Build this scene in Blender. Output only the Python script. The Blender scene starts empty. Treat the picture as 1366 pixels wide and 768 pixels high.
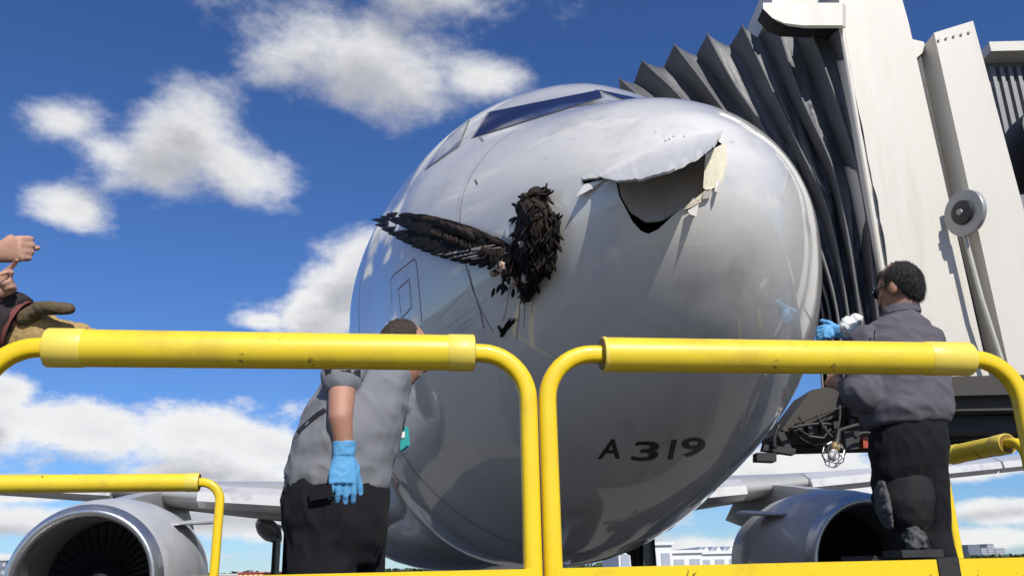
import bpy, bmesh, math, random
import numpy as np
from mathutils import Vector, Matrix, noise
from mathutils.bvhtree import BVHTree
random.seed(7)
C = bpy.context.scene.collection
sc = bpy.context.scene
R = math.radians

# ------------------------------------------------------------------ camera
EYE = Vector((0, 0, 1.508)); FPX = 1150.0
PITCH = math.atan(373 / FPX); ROLL = 0.023
fw = Vector((0, math.cos(PITCH), math.sin(PITCH)))
up0 = Vector((0, -math.sin(PITCH), math.cos(PITCH))); rt0 = Vector((1, 0, 0))
rt = math.cos(ROLL) * rt0 - math.sin(ROLL) * up0
up = math.sin(ROLL) * rt0 + math.cos(ROLL) * up0
cam = bpy.data.cameras.new('camera'); camo = bpy.data.objects.new('camera', cam); C.objects.link(camo)
cam.sensor_width = 36; cam.lens = 36 * FPX / 1366; cam.clip_end = 9000; cam.clip_start = .05
m = Matrix((rt, up, -fw)).transposed().to_4x4(); m.translation = EYE
camo.matrix_world = m
sc.camera = camo

# ------------------------------------------------------------------ light
SUN_EL, SUN_AZ = R(41), R(158)          # azimuth clockwise from +Y: behind the camera, a little to the right
sd = Vector((math.sin(SUN_AZ) * math.cos(SUN_EL), math.cos(SUN_AZ) * math.cos(SUN_EL), math.sin(SUN_EL)))
sun = bpy.data.lights.new('sun', 'SUN'); sun.energy = 4.5; sun.angle = R(.53); sun.color = (1, .955, .88)
so = bpy.data.objects.new('sun', sun); C.objects.link(so)
so.rotation_euler = sd.to_track_quat('Z', 'Y').to_euler()
sc.view_settings.view_transform = 'Standard'; sc.view_settings.look = 'None'
sc.view_settings.exposure = .1; sc.view_settings.gamma = 1


def ray(px, py):
    return (fw + rt * ((px - 683) / FPX) + up * ((384 - py) / FPX))


def PT(px, py, Y):
    v = ray(px, py); return EYE + v * (Y / v.y)


# ------------------------------------------------------------------ world: clear blue sky with cumulus
W = bpy.data.worlds.new('World'); sc.world = W; W.use_nodes = True
nt = W.node_tree; nt.nodes.clear()


class NB:
    def __init__(s, tree): s.t = tree
    def n(s, typ, **k):
        a = s.t.nodes.new(typ)
        for q, v in k.items(): setattr(a, q, v)
        return a
    def inp(s, sock, v):
        if hasattr(v, 'is_output'): s.t.links.new(v, sock)
        elif v is not None: sock.default_value = v
    def m(s, op, a, b=None, c=None, clamp=False):
        q = s.n('ShaderNodeMath', operation=op, use_clamp=clamp)
        for i, v in enumerate((a, b, c)): s.inp(q.inputs[i], v)
        return q.outputs[0]
    def vm(s, op, a, b=None, scale=None):
        q = s.n('ShaderNodeVectorMath', operation=op)
        s.inp(q.inputs[0], a); s.inp(q.inputs[1], b)
        if scale is not None: s.inp(q.inputs['Scale'], scale)
        return q.outputs[1] if op in ('DOT_PRODUCT', 'LENGTH', 'DISTANCE') else q.outputs[0]
    def noise(s, vec, scale, detail=5, rough=.55, dist=0):
        q = s.n('ShaderNodeTexNoise'); s.inp(q.inputs['Vector'], vec)
        q.inputs['Scale'].default_value = scale; q.inputs['Detail'].default_value = detail
        q.inputs['Roughness'].default_value = rough; q.inputs['Distortion'].default_value = dist
        return q.outputs['Fac']
    def ramp(s, v, a, b):
        q = s.n('ShaderNodeMapRange', interpolation_type='SMOOTHSTEP'); s.inp(q.inputs[0], v)
        q.inputs[1].default_value = a; q.inputs[2].default_value = b
        return q.outputs[0]
    def mix(s, f, a, b):
        q = s.n('ShaderNodeMix', data_type='RGBA'); s.inp(q.inputs[0], f); s.inp(q.inputs[6], a); s.inp(q.inputs[7], b)
        return q.outputs[2]


# cumulus groups: picture position of the centre, half sizes and tilt, all turned into directions of the sky
BLOBS = [
    # large cloud at the top
    (415, 40, 118, 90, 0), (490, 70, 140, 105, -12), (570, -10, 160, 75, 0), (640, 105, 62, 42, 0), (480, -70, 210, 90, 0),
    # left cumulus
    (247, 180, 92, 86, -8), (315, 225, 95, 62, -10), (215, 225, 90, 60, 0), (95, 165, 60, 36, 12), (150, 205, 76, 36, -20),
    # small one
    (100, 280, 66, 34, -6),
    # behind the nose
    (430, 405, 105, 66, 24), (480, 345, 60, 46, 20), (355, 428, 44, 20, 0), (520, 400, 90, 60, 0),
    # bank over the left horizon
    (110, 575, 190, 52, -2), (290, 580, 150, 54, 0), (-80, 570, 200, 60, 0), (10, 520, 50, 30, 0), (400, 600, 160, 40, 0),
    (300, 636, 170, 28, 0), (30, 650, 130, 20, 0), (140, 700, 300, 28, 0), (420, 690, 200, 34, 0), (60, 745, 300, 12, 0),
    # right horizon
    (1110, 630, 110, 40, 0), (1320, 625, 130, 18, 2), (1010, 640, 90, 40, 0), (1350, 680, 130, 20, 0), (1090, 722, 320, 18, 0), (760, 640, 260, 60, 0),
]
g = bpy.data.node_groups.new('cumulus', 'ShaderNodeTree')
g.interface.new_socket('Dir', in_out='INPUT', socket_type='NodeSocketVector')
g.interface.new_socket('Density', in_out='OUTPUT', socket_type='NodeSocketFloat')
nb = NB(g); gi = nb.n('NodeGroupInput'); go = nb.n('NodeGroupOutput')
dv = gi.outputs[0]
acc = None; sx0 = nb.vm('MULTIPLY', dv, (1, 1, 1.7))
for b in BLOBS:
    v = ray(b[0], b[1]); L = v.length; c = v / L; ha, hb, tl = b[2] / FPX / L, b[3] / FPX / L, R(b[4])
    r_ = c.cross(Vector((0, 0, 1))).normalized(); u_ = r_.cross(c).normalized()
    r2 = r_ * math.cos(tl) + u_ * math.sin(tl); u2 = u_ * math.cos(tl) - r_ * math.sin(tl)
    q1 = nb.vm('DOT_PRODUCT', dv, tuple(r2 / ha)); q2 = nb.vm('DOT_PRODUCT', dv, tuple(u2 / hb))
    cx = nb.n('ShaderNodeCombineXYZ'); nb.inp(cx.inputs[0], q1); nb.inp(cx.inputs[1], q2)
    ln = nb.vm('LENGTH', cx.outputs[0])
    acc = ln if acc is None else nb.m('SMOOTH_MIN', acc, ln, .25)
sx = nb.vm('MULTIPLY', dv, (1, 1, 1.7))
n1 = nb.noise(sx, 8.5, 10, .62)
t = nb.m('SUBTRACT', 1.0, acc)
# the sky out of the picture carries the same kind of clouds, from a coarse noise
side = nb.ramp(nb.vm('DOT_PRODUCT', dv, tuple(fw)), .80, .70)
cov = nb.m('SUBTRACT', nb.m('MULTIPLY', nb.noise(sx0, 2.6, 2, .5), 6.0), 3.3)
cov = nb.m('MINIMUM', cov, 1.0)
t = nb.m('MAXIMUM', nb.m('SUBTRACT', t, nb.m('MULTIPLY', side, 9.0)), nb.m('SUBTRACT', cov, nb.m('MULTIPLY', nb.m('SUBTRACT', 1.0, side), 9.0)))
t = nb.m('ADD', t, nb.m('MULTIPLY', nb.m('SUBTRACT', n1, .5), 2.6))
nb.inp(go.inputs[0], t)
nb = NB(nt)
tc = nb.n('ShaderNodeTexCoord'); D = tc.outputs['Generated']
sky = nb.n('ShaderNodeTexSky', sky_type='NISHITA'); sky.sun_disc = False
sky.sun_elevation = SUN_EL; sky.sun_rotation = SUN_AZ; sky.air_density = 1.0; sky.dust_density = 0.0; sky.ozone_density = 4.0
gn = nb.n('ShaderNodeGroup'); gn.node_tree = g; nb.inp(gn.inputs[0], D)
gn2 = nb.n('ShaderNodeGroup'); gn2.node_tree = g
nb.inp(gn2.inputs[0], nb.vm('NORMALIZE', nb.vm('ADD', D, (.012, 0, .045))))
sep = nb.n('ShaderNodeSeparateXYZ'); nb.inp(sep.inputs[0], D)
dq = nb.n('ShaderNodeMapRange', interpolation_type='SMOOTHSTEP'); nb.inp(dq.inputs[0], gn.outputs[0]); dq.inputs[1].default_value = -.12
nb.inp(dq.inputs[2], nb.m('ADD', .45, nb.m('MULTIPLY', nb.ramp(sep.outputs[2], .22, .5), .6)))
dens = dq.outputs[0]
shade = nb.ramp(gn2.outputs[0], .05, 1.0)
core = nb.ramp(gn.outputs[0], .2, 1.5)
detail = nb.noise(nb.vm('MULTIPLY', D, (1, 1, 1.8)), 16, 6, .6)
grey = nb.m('ADD', nb.m('MULTIPLY', shade, .62), nb.m('MULTIPLY', core, .25))
grey = nb.m('ADD', grey, nb.m('MULTIPLY', nb.m('SUBTRACT', detail, .5), .5), clamp=True)
ccol = nb.mix(grey, (7.9, 7.9, 7.9, 1), (3.3, 3.4, 3.8, 1))
hsv = nb.n('ShaderNodeHueSaturation'); nb.inp(hsv.inputs['Color'], sky.outputs[0])
hsv.inputs['Saturation'].default_value = 1.0; hsv.inputs['Value'].default_value = 1.0
tint = nb.n('ShaderNodeMix', data_type='RGBA', blend_type='MULTIPLY'); tint.inputs[0].default_value = 1.0
nb.inp(tint.inputs[6], hsv.outputs[0]); tint.inputs[7].default_value = (.44, .63, .95, 1)
col = nb.mix(nb.m('MULTIPLY', dens, .97), tint.outputs[2], ccol)
bg = nb.n('ShaderNodeBackground'); bg.inputs[1].default_value = .107; nb.inp(bg.inputs[0], col)
wo = nb.n('ShaderNodeOutputWorld'); nt.links.new(bg.outputs[0], wo.inputs[0])


# ------------------------------------------------------------------ materials
def mat(name, col, rough=.5, metal=0, coat=0, var=.0, vscale=6, bump=0, bscale=40, dirt=None, dscale=3, damt=.5, stretch=(1, 1, 1), coat_r=.04, sheen=0, spec=.5, scuff=None, ior=1.5):
    M = bpy.data.materials.new(name); M.use_nodes = True
    t = M.node_tree; b = NB(t); p = t.nodes['Principled BSDF']
    p.inputs['Roughness'].default_value = rough; p.inputs['Metallic'].default_value = metal
    p.inputs['Coat Weight'].default_value = coat; p.inputs['Coat Roughness'].default_value = coat_r
    p.inputs['Coat IOR'].default_value = ior; p.inputs['Sheen Weight'].default_value = sheen; p.inputs['Specular IOR Level'].default_value = spec
    c = (*col, 1)
    tc = b.n('ShaderNodeTexCoord'); o = b.vm('MULTIPLY', tc.outputs['Object'], stretch)
    if var:
        n = b.noise(o, vscale, 6, .6)
        f = b.m('ADD', b.m('MULTIPLY', b.m('SUBTRACT', n, .5), var * 2), 1.0)
        q = b.n('ShaderNodeVectorMath', operation='SCALE'); q.inputs[0].default_value = col; b.inp(q.inputs['Scale'], f)
        c = q.outputs[0]
        b.inp(p.inputs['Roughness'], b.m('ADD', b.m('MULTIPLY', b.m('SUBTRACT', n, .5), .25), rough, clamp=True))
    if dirt:
        n = b.noise(o, dscale, 8, .65)
        k = b.m('MULTIPLY', b.ramp(n, .5, .72), damt)
        c = b.mix(k, c, (*dirt, 1))
    if scuff:
        n = b.noise(o, scuff[1], 4, .7, .6); n2 = b.noise(o, scuff[1] * .22, 2)
        k = b.m('MULTIPLY', b.m('MULTIPLY', b.ramp(n, .64, .70), b.ramp(n2, .45, .6)), scuff[2])
        c = b.mix(k, c, (*scuff[0], 1))
    b.inp(p.inputs['Base Color'], c)
    if bump:
        bn = b.n('ShaderNodeBump'); bn.inputs['Strength'].default_value = bump; bn.inputs['Distance'].default_value = .01
        b.inp(bn.inputs['Height'], b.noise(o, bscale, 5, .6)); b.inp(p.inputs['Normal'], bn.outputs[0])
    return M


M = {}
M['silver'] = mat('silver_paint', (.68, .662, .632), .4, .0, 1.0, .05, 2.5, 0, 40, (.36, .345, .33), 2.2, .5, (1, .5, 1.4), .06, ior=1.72, scuff=((.20, .19, .18), 18, .45))
M['fus_in'] = mat('hole_dark', (.035, .032, .03), .8, 0, 0, .4, 9)  # near-black walls stand in for the unlit inside of the nose
M['flap'] = mat('torn_paint', (.62, .63, .64), .4, .1, .4, .04, 6)
M['comp'] = mat('bare_composite', (.46, .43, .40), .6, 0, .15, .25, 8, .2, 60)
M['cream'] = mat('cream_fibreglass', (.72, .66, .52), .7, 0, 0, .15, 14, .3, 60)
M['nacelle'] = mat('nacelle_paint', (.47, .475, .485), .5, .0, .2, .06, 2, 0, 40, (.25, .25, .25), 1.6, .4)
M['lip'] = mat('polished_lip', (.62, .62, .62), .28, .9, 0, .06, 5)
M['darkmetal'] = mat('dark_metal', (.035, .035, .037), .5, .3, 0, .3, 8)
M['fan'] = mat('fan_titanium', (.05, .05, .055), .4, .6, 0, .2, 5)
M['inlet'] = mat('inlet_lining', (.16, .155, .15), .6, 0, 0, .15, 4)
M['wing'] = mat('wing_paint', (.42, .42, .41), .45, .1, .2, .08, 1.3, 0, 40, (.22, .2, .18), 1.2, .4)
M['rubber'] = mat('tyre_rubber', (.02, .02, .021), .85, 0, 0, .3, 10)
M['white'] = mat('white_metal', (.74, .74, .72), .5, 0, 0, .04, 3, .03, 30)
M['glass'] = mat('cockpit_glass', (.012, .011, .04), .10, 0, 0, 0, spec=.12)
M['glass2'] = mat('side_glass', (.26, .27, .30), .12, 0, 1, 0)  # pale base colour stands in for the reflection on the side panes
M['frame'] = mat('window_seal', (.20, .20, .21), .5)
M['line'] = mat('seam_dark', (.13, .13, .14), .6)
M['redline'] = mat('red_stencil', (.22, .035, .06), .6)
M['smear'] = mat('brown_smear', (.20, .12, .10), .6, 0, 0, .5, 30)
M['letter'] = mat('black_letters', (.02, .02, .024), .4, 0, .3)
M['yellow'] = mat('yellow_enamel', (.80, .56, .006), .42, 0, .25, .06, 5, .05, 50, (.30, .2, .03), 7, .35, scuff=((.06, .045, .02), 22, .85))
M['pad'] = mat('yellow_rail_pad', (.80, .60, .03), .38, 0, .25, .06, 4, .04, 40, (.45, .30, .05), 5, .45, scuff=((.12, .08, .02), 14, .8))
M['padpale'] = mat('pale_pad_end', (.80, .62, .09), .42, 0, .2, .08, 9)  # pad ends in a slightly paler yellow than the rest
M['bracket'] = mat('brown_end_cap', (.20, .12, .01), .6, 0, 0, .2, 9)
M['deck'] = mat('deck_grating', (.035, .035, .035), .7, .2, 0, .2, 8)
M['strap'] = mat('black_strap', (.02, .019, .019), .8, 0, 0, .4, 20, .4, 60)
M['bellows'] = mat('bellows_fabric', (.082, .083, .090), .5, 0, 0, .25, 5, .45, 14, (.15, .15, .155), 3, .5, (1, 1, .5), spec=.5)
M['cab'] = mat('cab_white', (.58, .55, .49), .5, 0, .1, .05, 2, .02, 20, (.46, .41, .34), 1.5, .45, (3, 3, .35))
M['cabgrey'] = mat('cab_grey_beam', (.42, .41, .36), .55, 0, 0, .1, 4)  # plain grey for bolt heads, drain pipe and lift columns
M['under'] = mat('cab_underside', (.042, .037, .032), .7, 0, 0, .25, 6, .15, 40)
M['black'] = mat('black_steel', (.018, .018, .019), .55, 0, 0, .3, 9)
M['corr'] = mat('corrugated_steel', (.17, .173, .18), .45, .3, 0, .1, 5)
M['disc'] = mat('grey_disc', (.36, .36, .35), .4, .4, 0, .1, 9)
M['orange'] = mat('orange_plastic', (.35, .05, .015), .45)
M['brass'] = mat('brass_socket', (.75, .50, .18), .35, .6)
M['wire'] = mat('cage_wire', (.25, .25, .26), .35, .8)
M['skin'] = mat('skin_light', (.42, .215, .145), .5, 0, 0, .12, 25, .25, 300)
M['skin2'] = mat('skin_tan', (.36, .18, .115), .5, 0, 0, .12, 25, .25, 300)
M['skin3'] = mat('skin_pink', (.52, .29, .205), .5, 0, 0, .14, 25, .25, 300)
M['hair'] = mat('hair_black', (.012, .010, .010), .55, 0, 0, .5, 60, 1.2, 140, stretch=(1, 1, .4))
M['hair2'] = mat('hair_brown', (.05, .032, .022), .6, 0, 0, .5, 60, 1., 140, stretch=(1, 1, .4))
M['shirt'] = mat('shirt_grey', (.215, .22, .24), .9, 0, 0, .14, 10, .45, 260, sheen=.05, spec=.2)
M['shirt2'] = mat('shirt_slate', (.110, .102, .120), .9, 0, 0, .14, 10, .45, 260, sheen=.05, spec=.2)
M['trim'] = mat('shirt_trim_black', (.015, .015, .018), .85)
M['trous'] = mat('trousers_black', (.012, .012, .0145), .9, 0, 0, .3, 14, .35, 200, sheen=.02, spec=.15)
M['boot'] = mat('boot_grey', (.021, .021, .023), .8, 0, 0, .2, 20, .3, 90, spec=.15)
M['sole'] = mat('sole_pale', (.085, .085, .088), .85, 0, 0, .9, 40, .4, 60, spec=.2)
M['nitrile'] = mat('blue_nitrile', (.12, .37, .66), .42, 0, .1, .08, 30, .15, 60)
M['rag'] = mat('white_rag', (.72, .72, .72), .9, 0, 0, .1, 20)
M['teal'] = mat('teal_badge', (.03, .33, .32), .3, 0, .4)
M['leather'] = mat('tan_leather', (.40, .27, .10), .75, 0, 0, .3, 18, .5, 60, (.13, .09, .04), 12, .6)
M['leather2'] = mat('dark_leather', (.10, .072, .035), .75, 0, 0, .3, 18, .5, 60)
M['maroon'] = mat('maroon_band', (.14, .035, .03), .8, 0, 0, .2, 20)
M['turnout'] = mat('dark_turnout', (.022, .016, .018), .85, 0, 0, .3, 16, .4, 120)
M['phone'] = mat('phone_black', (.015, .015, .017), .25, 0, .4)
M['feather'] = mat('black_feather', (.007, .0058, .0055), .6, 0, 0, .5, 40, .4, 160, (.030, .021, .017), 16, .6, spec=.2)
M['feather2'] = mat('brown_feather', (.030, .021, .017), .7, 0, 0, .5, 30, .4, 160, (.10, .072, .058), 12, .5, spec=.15)
M['quill'] = mat('pale_quill', (.36, .31, .27), .6, 0, 0, .3, 30)
M['flesh'] = mat('pale_flesh', (.48, .34, .28), .5, 0, .2, .4, 24, .4, 60, (.22, .06, .04), 18, .6)
M['concrete'] = mat('apron_concrete', (.115, .109, .10), .85, 0, 0, .12, .35, .1, 9, (.12, .12, .115), .25, .5)
M['grass'] = mat('distant_grass', (.07, .085, .035), .9, 0, 0, .2, .05)
M['bwhite'] = mat('hangar_white', (.72, .72, .72), .6, 0, 0, .05, .3)
M['bgrey'] = mat('hangar_grey', (.36, .40, .46), .6, 0, 0, .08, .3)
M['bcity'] = mat('city_concrete', (.42, .42, .45), .7, 0, 0, .08, .05)
M['bcity2'] = mat('city_glass', (.16, .19, .24), .3, 0, 0, .08, .05)
M['bred'] = mat('red_cladding', (.42, .07, .06), .6)
M['tree'] = mat('far_foliage', (.05, .075, .035), .9, 0, 0, .4, .3)
M['trunk'] = mat('far_bark', (.10, .08, .06), .9)


# ------------------------------------------------------------------ helpers
def link(name, me, parent=None):
    o = bpy.data.objects.new(name, me); C.objects.link(o)
    if parent is not None: o.parent = parent
    return o


def empty(name, label, cat, loc=(0, 0, 0), rz=0, group=None):
    o = bpy.data.objects.new(name, None); C.objects.link(o); o.location = loc; o.rotation_euler = (0, 0, rz)
    o.empty_display_size = .2
    o['label'] = label; o['category'] = cat
    if group: o['group'] = group
    return o


def tag(o, label, cat, group=None):
    o['label'] = label; o['category'] = cat
    if group: o['group'] = group
    return o


def inv(parent):
    m = Matrix.Translation(parent.location) @ parent.rotation_euler.to_matrix().to_4x4()
    return m.inverted()


def mesh_obj(name, V, F, mt, parent=None, smooth=False, world=True, auto=None):
    """a mesh from plain lists; world points are brought into the parent's frame"""
    if parent is not None and world:
        root = parent
        chain = []
        while root is not None: chain.append(root); root = root.parent
        im = Matrix.Identity(4)
        for q in reversed(chain): im = inv(q) @ im
        V = [im @ Vector(v) for v in V]
    me = bpy.data.meshes.new(name); me.from_pydata([tuple(v) for v in V], [], F); me.update()
    mts = mt if isinstance(mt, (list, tuple)) else [mt]
    for q in mts: me.materials.append(q)
    if smooth: me.polygons.foreach_set('use_smooth', [True] * len(me.polygons))
    o = link(name, me, parent)
    if auto is not None: autosmooth(o, auto)
    return o


def autosmooth(o, ang):
    bm = bmesh.new(); bm.from_mesh(o.data)
    for f in bm.faces: f.smooth = True
    for e in bm.edges:
        if len(e.link_faces) == 2 and e.calc_face_angle(0) > R(ang): e.smooth = False
    bm.to_mesh(o.data); bm.free()


def bm_obj(name, bm, mt, parent=None, world=True, auto=None, smooth=False, bevel=0):
    if bevel:
        es = [e for e in bm.edges if len(e.link_faces) == 2 and e.calc_face_angle(0) > R(35)]
        bmesh.ops.bevel(bm, geom=es, offset=bevel, segments=2, affect='EDGES', profile=.6)
    bmesh.ops.recalc_face_normals(bm, faces=bm.faces)
    bm.verts.ensure_lookup_table(); bm.verts.index_update()
    V = [v.co.copy() for v in bm.verts]; F = [[v.index for v in f.verts] for f in bm.faces]; bm.free()
    return mesh_obj(name, V, F, mt, parent, smooth, world, auto)


def add_prism(bm, pts, d):
    """extrude the polygon pts by vector d"""
    a = [bm.verts.new(p) for p in pts]; b = [bm.verts.new(Vector(p) + Vector(d)) for p in pts]
    n = len(pts)
    bm.faces.new(a); bm.faces.new(b[::-1])
    for i in range(n): bm.faces.new((a[i], b[i], b[(i + 1) % n], a[(i + 1) % n]))


def add_box(bm, c, s, rot=None):
    x, y, z = s[0] / 2, s[1] / 2, s[2] / 2
    vs = []
    for i in range(8):
        p = Vector((x if i & 1 else -x, y if i & 2 else -y, z if i & 4 else -z))
        if rot is not None: p = rot @ p
        vs.append(bm.verts.new(p + Vector(c)))
    for f in ((0, 2, 3, 1), (4, 5, 7, 6), (0, 1, 5, 4), (2, 6, 7, 3), (0, 4, 6, 2), (1, 3, 7, 5)): bm.faces.new([vs[i] for i in f])


def add_tube(bm, path, rads, n=12, power=2.0, upv=None, cap=True, flat=1.0):
    """swept tube; power > 2 makes a rounded square section"""
    P = [Vector(p) for p in path]
    if not hasattr(rads, '__len__'): rads = [rads] * len(P)
    t0 = (P[1] - P[0]).normalized()
    a = Vector(upv) if upv is not None else (Vector((0, 0, 1)) if abs(t0.z) < .9 else Vector((1, 0, 0)))
    a = (a - t0 * a.dot(t0)).normalized(); rings = []
    for i, p in enumerate(P):
        t = (P[min(i + 1, len(P) - 1)] - P[max(i - 1, 0)]).normalized()
        a = (a - t * a.dot(t)).normalized(); b = t.cross(a)
        ring = []
        for k in range(n):
            th = 2 * math.pi * (k + .5) / n; cx, sy = math.cos(th), math.sin(th)
            f = (abs(cx) ** power + abs(sy) ** power) ** (-1 / power)
            ring.append(bm.verts.new(p + (a * cx + b * sy * flat) * f * rads[i]))
        rings.append(ring)
    for r0, r1 in zip(rings, rings[1:]):
        for k in range(n): bm.faces.new((r0[k], r0[(k + 1) % n], r1[(k + 1) % n], r1[k]))
    if cap: bm.faces.new(rings[0][::-1]); bm.faces.new(rings[-1])


def add_lathe(bm, prof, org, axis, n=48, close=False):
    """prof: list of (r, d) along axis from org"""
    axis = Vector(axis).normalized(); a = axis.orthogonal().normalized(); b = axis.cross(a)
    rings = []
    for r, d in prof:
        c = Vector(org) + axis * d
        rings.append([bm.verts.new(c + (a * math.cos(2 * math.pi * k / n) + b * math.sin(2 * math.pi * k / n)) * max(r, 1e-4)) for k in range(n)])
    for r0, r1 in zip(rings, rings[1:]):
        for k in range(n): bm.faces.new((r0[k], r0[(k + 1) % n], r1[(k + 1) % n], r1[k]))
    if close: bm.faces.new(rings[0][::-1]); bm.faces.new(rings[-1])


# organic bodies: overlapping solids fused into one skin by a voxel remesh
class Org:
    def __init__(s): s.bm = bmesh.new()
    def cap(s, p0, p1, r0, r1=None, n=14):
        r1 = r0 if r1 is None else r1
        p0, p1 = Vector(p0), Vector(p1); ax = p1 - p0; L = ax.length
        ax = ax / L if L > 1e-6 else Vector((0, 0, 1)); path = []; rr = []
        for k in range(5):
            q = math.pi / 2 * (1 - k / 4) * .98; path.append(p0 - ax * r0 * math.sin(q)); rr.append(r0 * math.cos(q))
        for k in range(5):
            q = math.pi / 2 * (k / 4) * .98; path.append(p1 + ax * r1 * math.sin(q)); rr.append(r1 * math.cos(q))
        add_tube(s.bm, path, [max(v, .0005) for v in rr], n)
        return s
    def chain(s, pts, rads):
        for i in range(len(pts) - 1): s.cap(pts[i], pts[i + 1], rads[i], rads[i + 1])
        return s
    def ell(s, c, ax, ay, az, n=18, m=10):
        c, ax, ay, az = Vector(c), Vector(ax), Vector(ay), Vector(az); rings = []
        for i in range(1, m):
            ph = math.pi * i / m
            rings.append([s.bm.verts.new(c + az * math.cos(ph) + (ax * math.cos(2 * math.pi * k / n) + ay * math.sin(2 * math.pi * k / n)) * math.sin(ph)) for k in range(n)])
        t, b = s.bm.verts.new(c + az), s.bm.verts.new(c - az)
        for r0, r1 in zip(rings, rings[1:]):
            for k in range(n): s.bm.faces.new((r0[k], r1[k], r1[(k + 1) % n], r0[(k + 1) % n]))
        for k in range(n):
            s.bm.faces.new((t, rings[0][k], rings[0][(k + 1) % n])); s.bm.faces.new((b, rings[-1][(k + 1) % n], rings[-1][k]))
        return s
    def loft(s, secs, n=20, power=2.3):
        rings = []
        for c, ax, ay in secs:
            c, ax, ay = Vector(c), Vector(ax), Vector(ay); ring = []
            for k in range(n):
                th = 2 * math.pi * k / n; x, y = math.cos(th), math.sin(th)
                f = (abs(x) ** power + abs(y) ** power) ** (-1 / power)
                ring.append(s.bm.verts.new(c + (ax * x + ay * y) * f))
            rings.append(ring)
        for r0, r1 in zip(rings, rings[1:]):
            for k in range(n): s.bm.faces.new((r0[k], r0[(k + 1) % n], r1[(k + 1) % n], r1[k]))
        s.bm.faces.new(rings[0][::-1]); s.bm.faces.new(rings[-1])
        return s
    def build(s, name, mt, parent, voxel=.01, smooth=4, wr=0, wsc=9, wst=(1, 1, 1), seed=0, cut=None):
        bmesh.ops.recalc_face_normals(s.bm, faces=s.bm.faces)
        me = bpy.data.meshes.new('tmp'); s.bm.to_mesh(me); s.bm.free()
        o = bpy.data.objects.new('tmp', me); C.objects.link(o)
        q = o.modifiers.new('r', 'REMESH'); q.mode = 'VOXEL'; q.voxel_size = voxel; q.use_smooth_shade = True
        if smooth:
            q = o.modifiers.new('s', 'SMOOTH'); q.factor = .5; q.iterations = smooth
        dg = bpy.context.evaluated_depsgraph_get(); dg.update()
        nm = bpy.data.meshes.new_from_object(o.evaluated_get(dg))
        bpy.data.objects.remove(o); bpy.data.meshes.remove(me)
        nm.materials.clear()
        if wr:
            nm.update()
            off = Vector((seed * 3.1, seed * 1.7, 0))
            new = []
            for v in nm.vertices:
                p = Vector((v.co.x * wst[0], v.co.y * wst[1], v.co.z * wst[2])) * wsc + off
                a = 1 - abs(noise.noise(p)) * 2.2
                bq = noise.noise(p * 2.3 + Vector((5, 2, 1)))
                c2 = 1 - abs(noise.noise(Vector((p.x * 1.9 + p.z * .9, p.y * 1.9, p.z * 1.2 - p.x * .6)) + Vector((9, 4, 3)))) * 2.6
                new.append(v.co + v.normal * (wr * (a * .7 + bq * .45 + max(c2, 0) * .55)))
            for v, c in zip(nm.vertices, new): v.co = c
        V = [v.co.copy() for v in nm.vertices]; F = [list(p.vertices) for p in nm.polygons]
        bpy.data.meshes.remove(nm)
        if cut: V, F = cut(V, F)
        return mesh_obj(name, V, F, mt, parent, smooth=True)


# ------------------------------------------------------------------ apron
def struct(o, name=None):
    o['kind'] = 'structure'; return o


bm = bmesh.new()
add_lathe(bm, [(.01, 0), (30, 0), (120, 0), (600, 0), (2500, 0), (7000, 0)], (0, 0, -.008), (0, 0, 1), 64)
struct(bm_obj('ground', bm, M['grass']))
bm = bmesh.new()
for i in range(24):                       # concrete slabs of the apron with tooled joints
    for j in range(30):
        x0 = -72 + i * 6; y0 = -40 + j * 6
        add_box(bm, (x0 + 3, y0 + 3, -.1), (5.98, 5.98, .2))
slabs = bm_obj('apron', bm, M['concrete']); struct(slabs)

# ------------------------------------------------------------------ airliner
TX, TY, PSI, ZC, TZ = .9417, 3.683, .1279, 3.8, -.4929
plane = empty('airliner', 'silver grey jet airliner with a torn open hole and a dead bird on its nose', 'airliner', (TX, TY, 0), PSI)
PM = Matrix.Translation(plane.location) @ Matrix.Rotation(PSI, 4, 'Z')
KS = np.array([0, .02, .06, .12, .25, .5, 1.0, 1.5, 1.9, 2.4, 2.9, 3.5, 4.5, 5.5, 8, 14, 40])
KW = np.array([0, .137, .24, .343, .498, .712, 1.033, 1.295, 1.464, 1.58, 1.665, 1.80, 1.945, 1.985, 1.975, 1.975, 1.975])
KU = np.array([0, .126, .215, .305, .431, .628, .898, 1.185, 1.485, 1.873, 2.124, 2.248, 2.38, 2.518, 2.563, 2.563, 2.563])
KL = np.array([0, .155, .258, .361, .515, .747, 1.051, 1.25, 1.385, 1.51, 1.605, 1.70, 1.80, 1.81, 1.74, 1.577, 1.577])


def pchip(x, y, xs):
    h = np.diff(x); d = np.diff(y) / h; mm = np.zeros(len(x))
    for i in range(1, len(x) - 1):
        mm[i] = 0 if d[i - 1] * d[i] <= 0 else 2 * d[i - 1] * d[i] / (d[i - 1] + d[i])
    mm[0] = d[0]; mm[-1] = d[-1]
    i = np.clip(np.searchsorted(x, xs) - 1, 0, len(h) - 1); t = (xs - x[i]) / h[i]
    return y[i] * (1 + 2 * t) * (1 - t) ** 2 + h[i] * mm[i] * t * (1 - t) ** 2 + y[i + 1] * t * t * (3 - 2 * t) + h[i] * mm[i + 1] * t * t * (t - 1)


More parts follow.
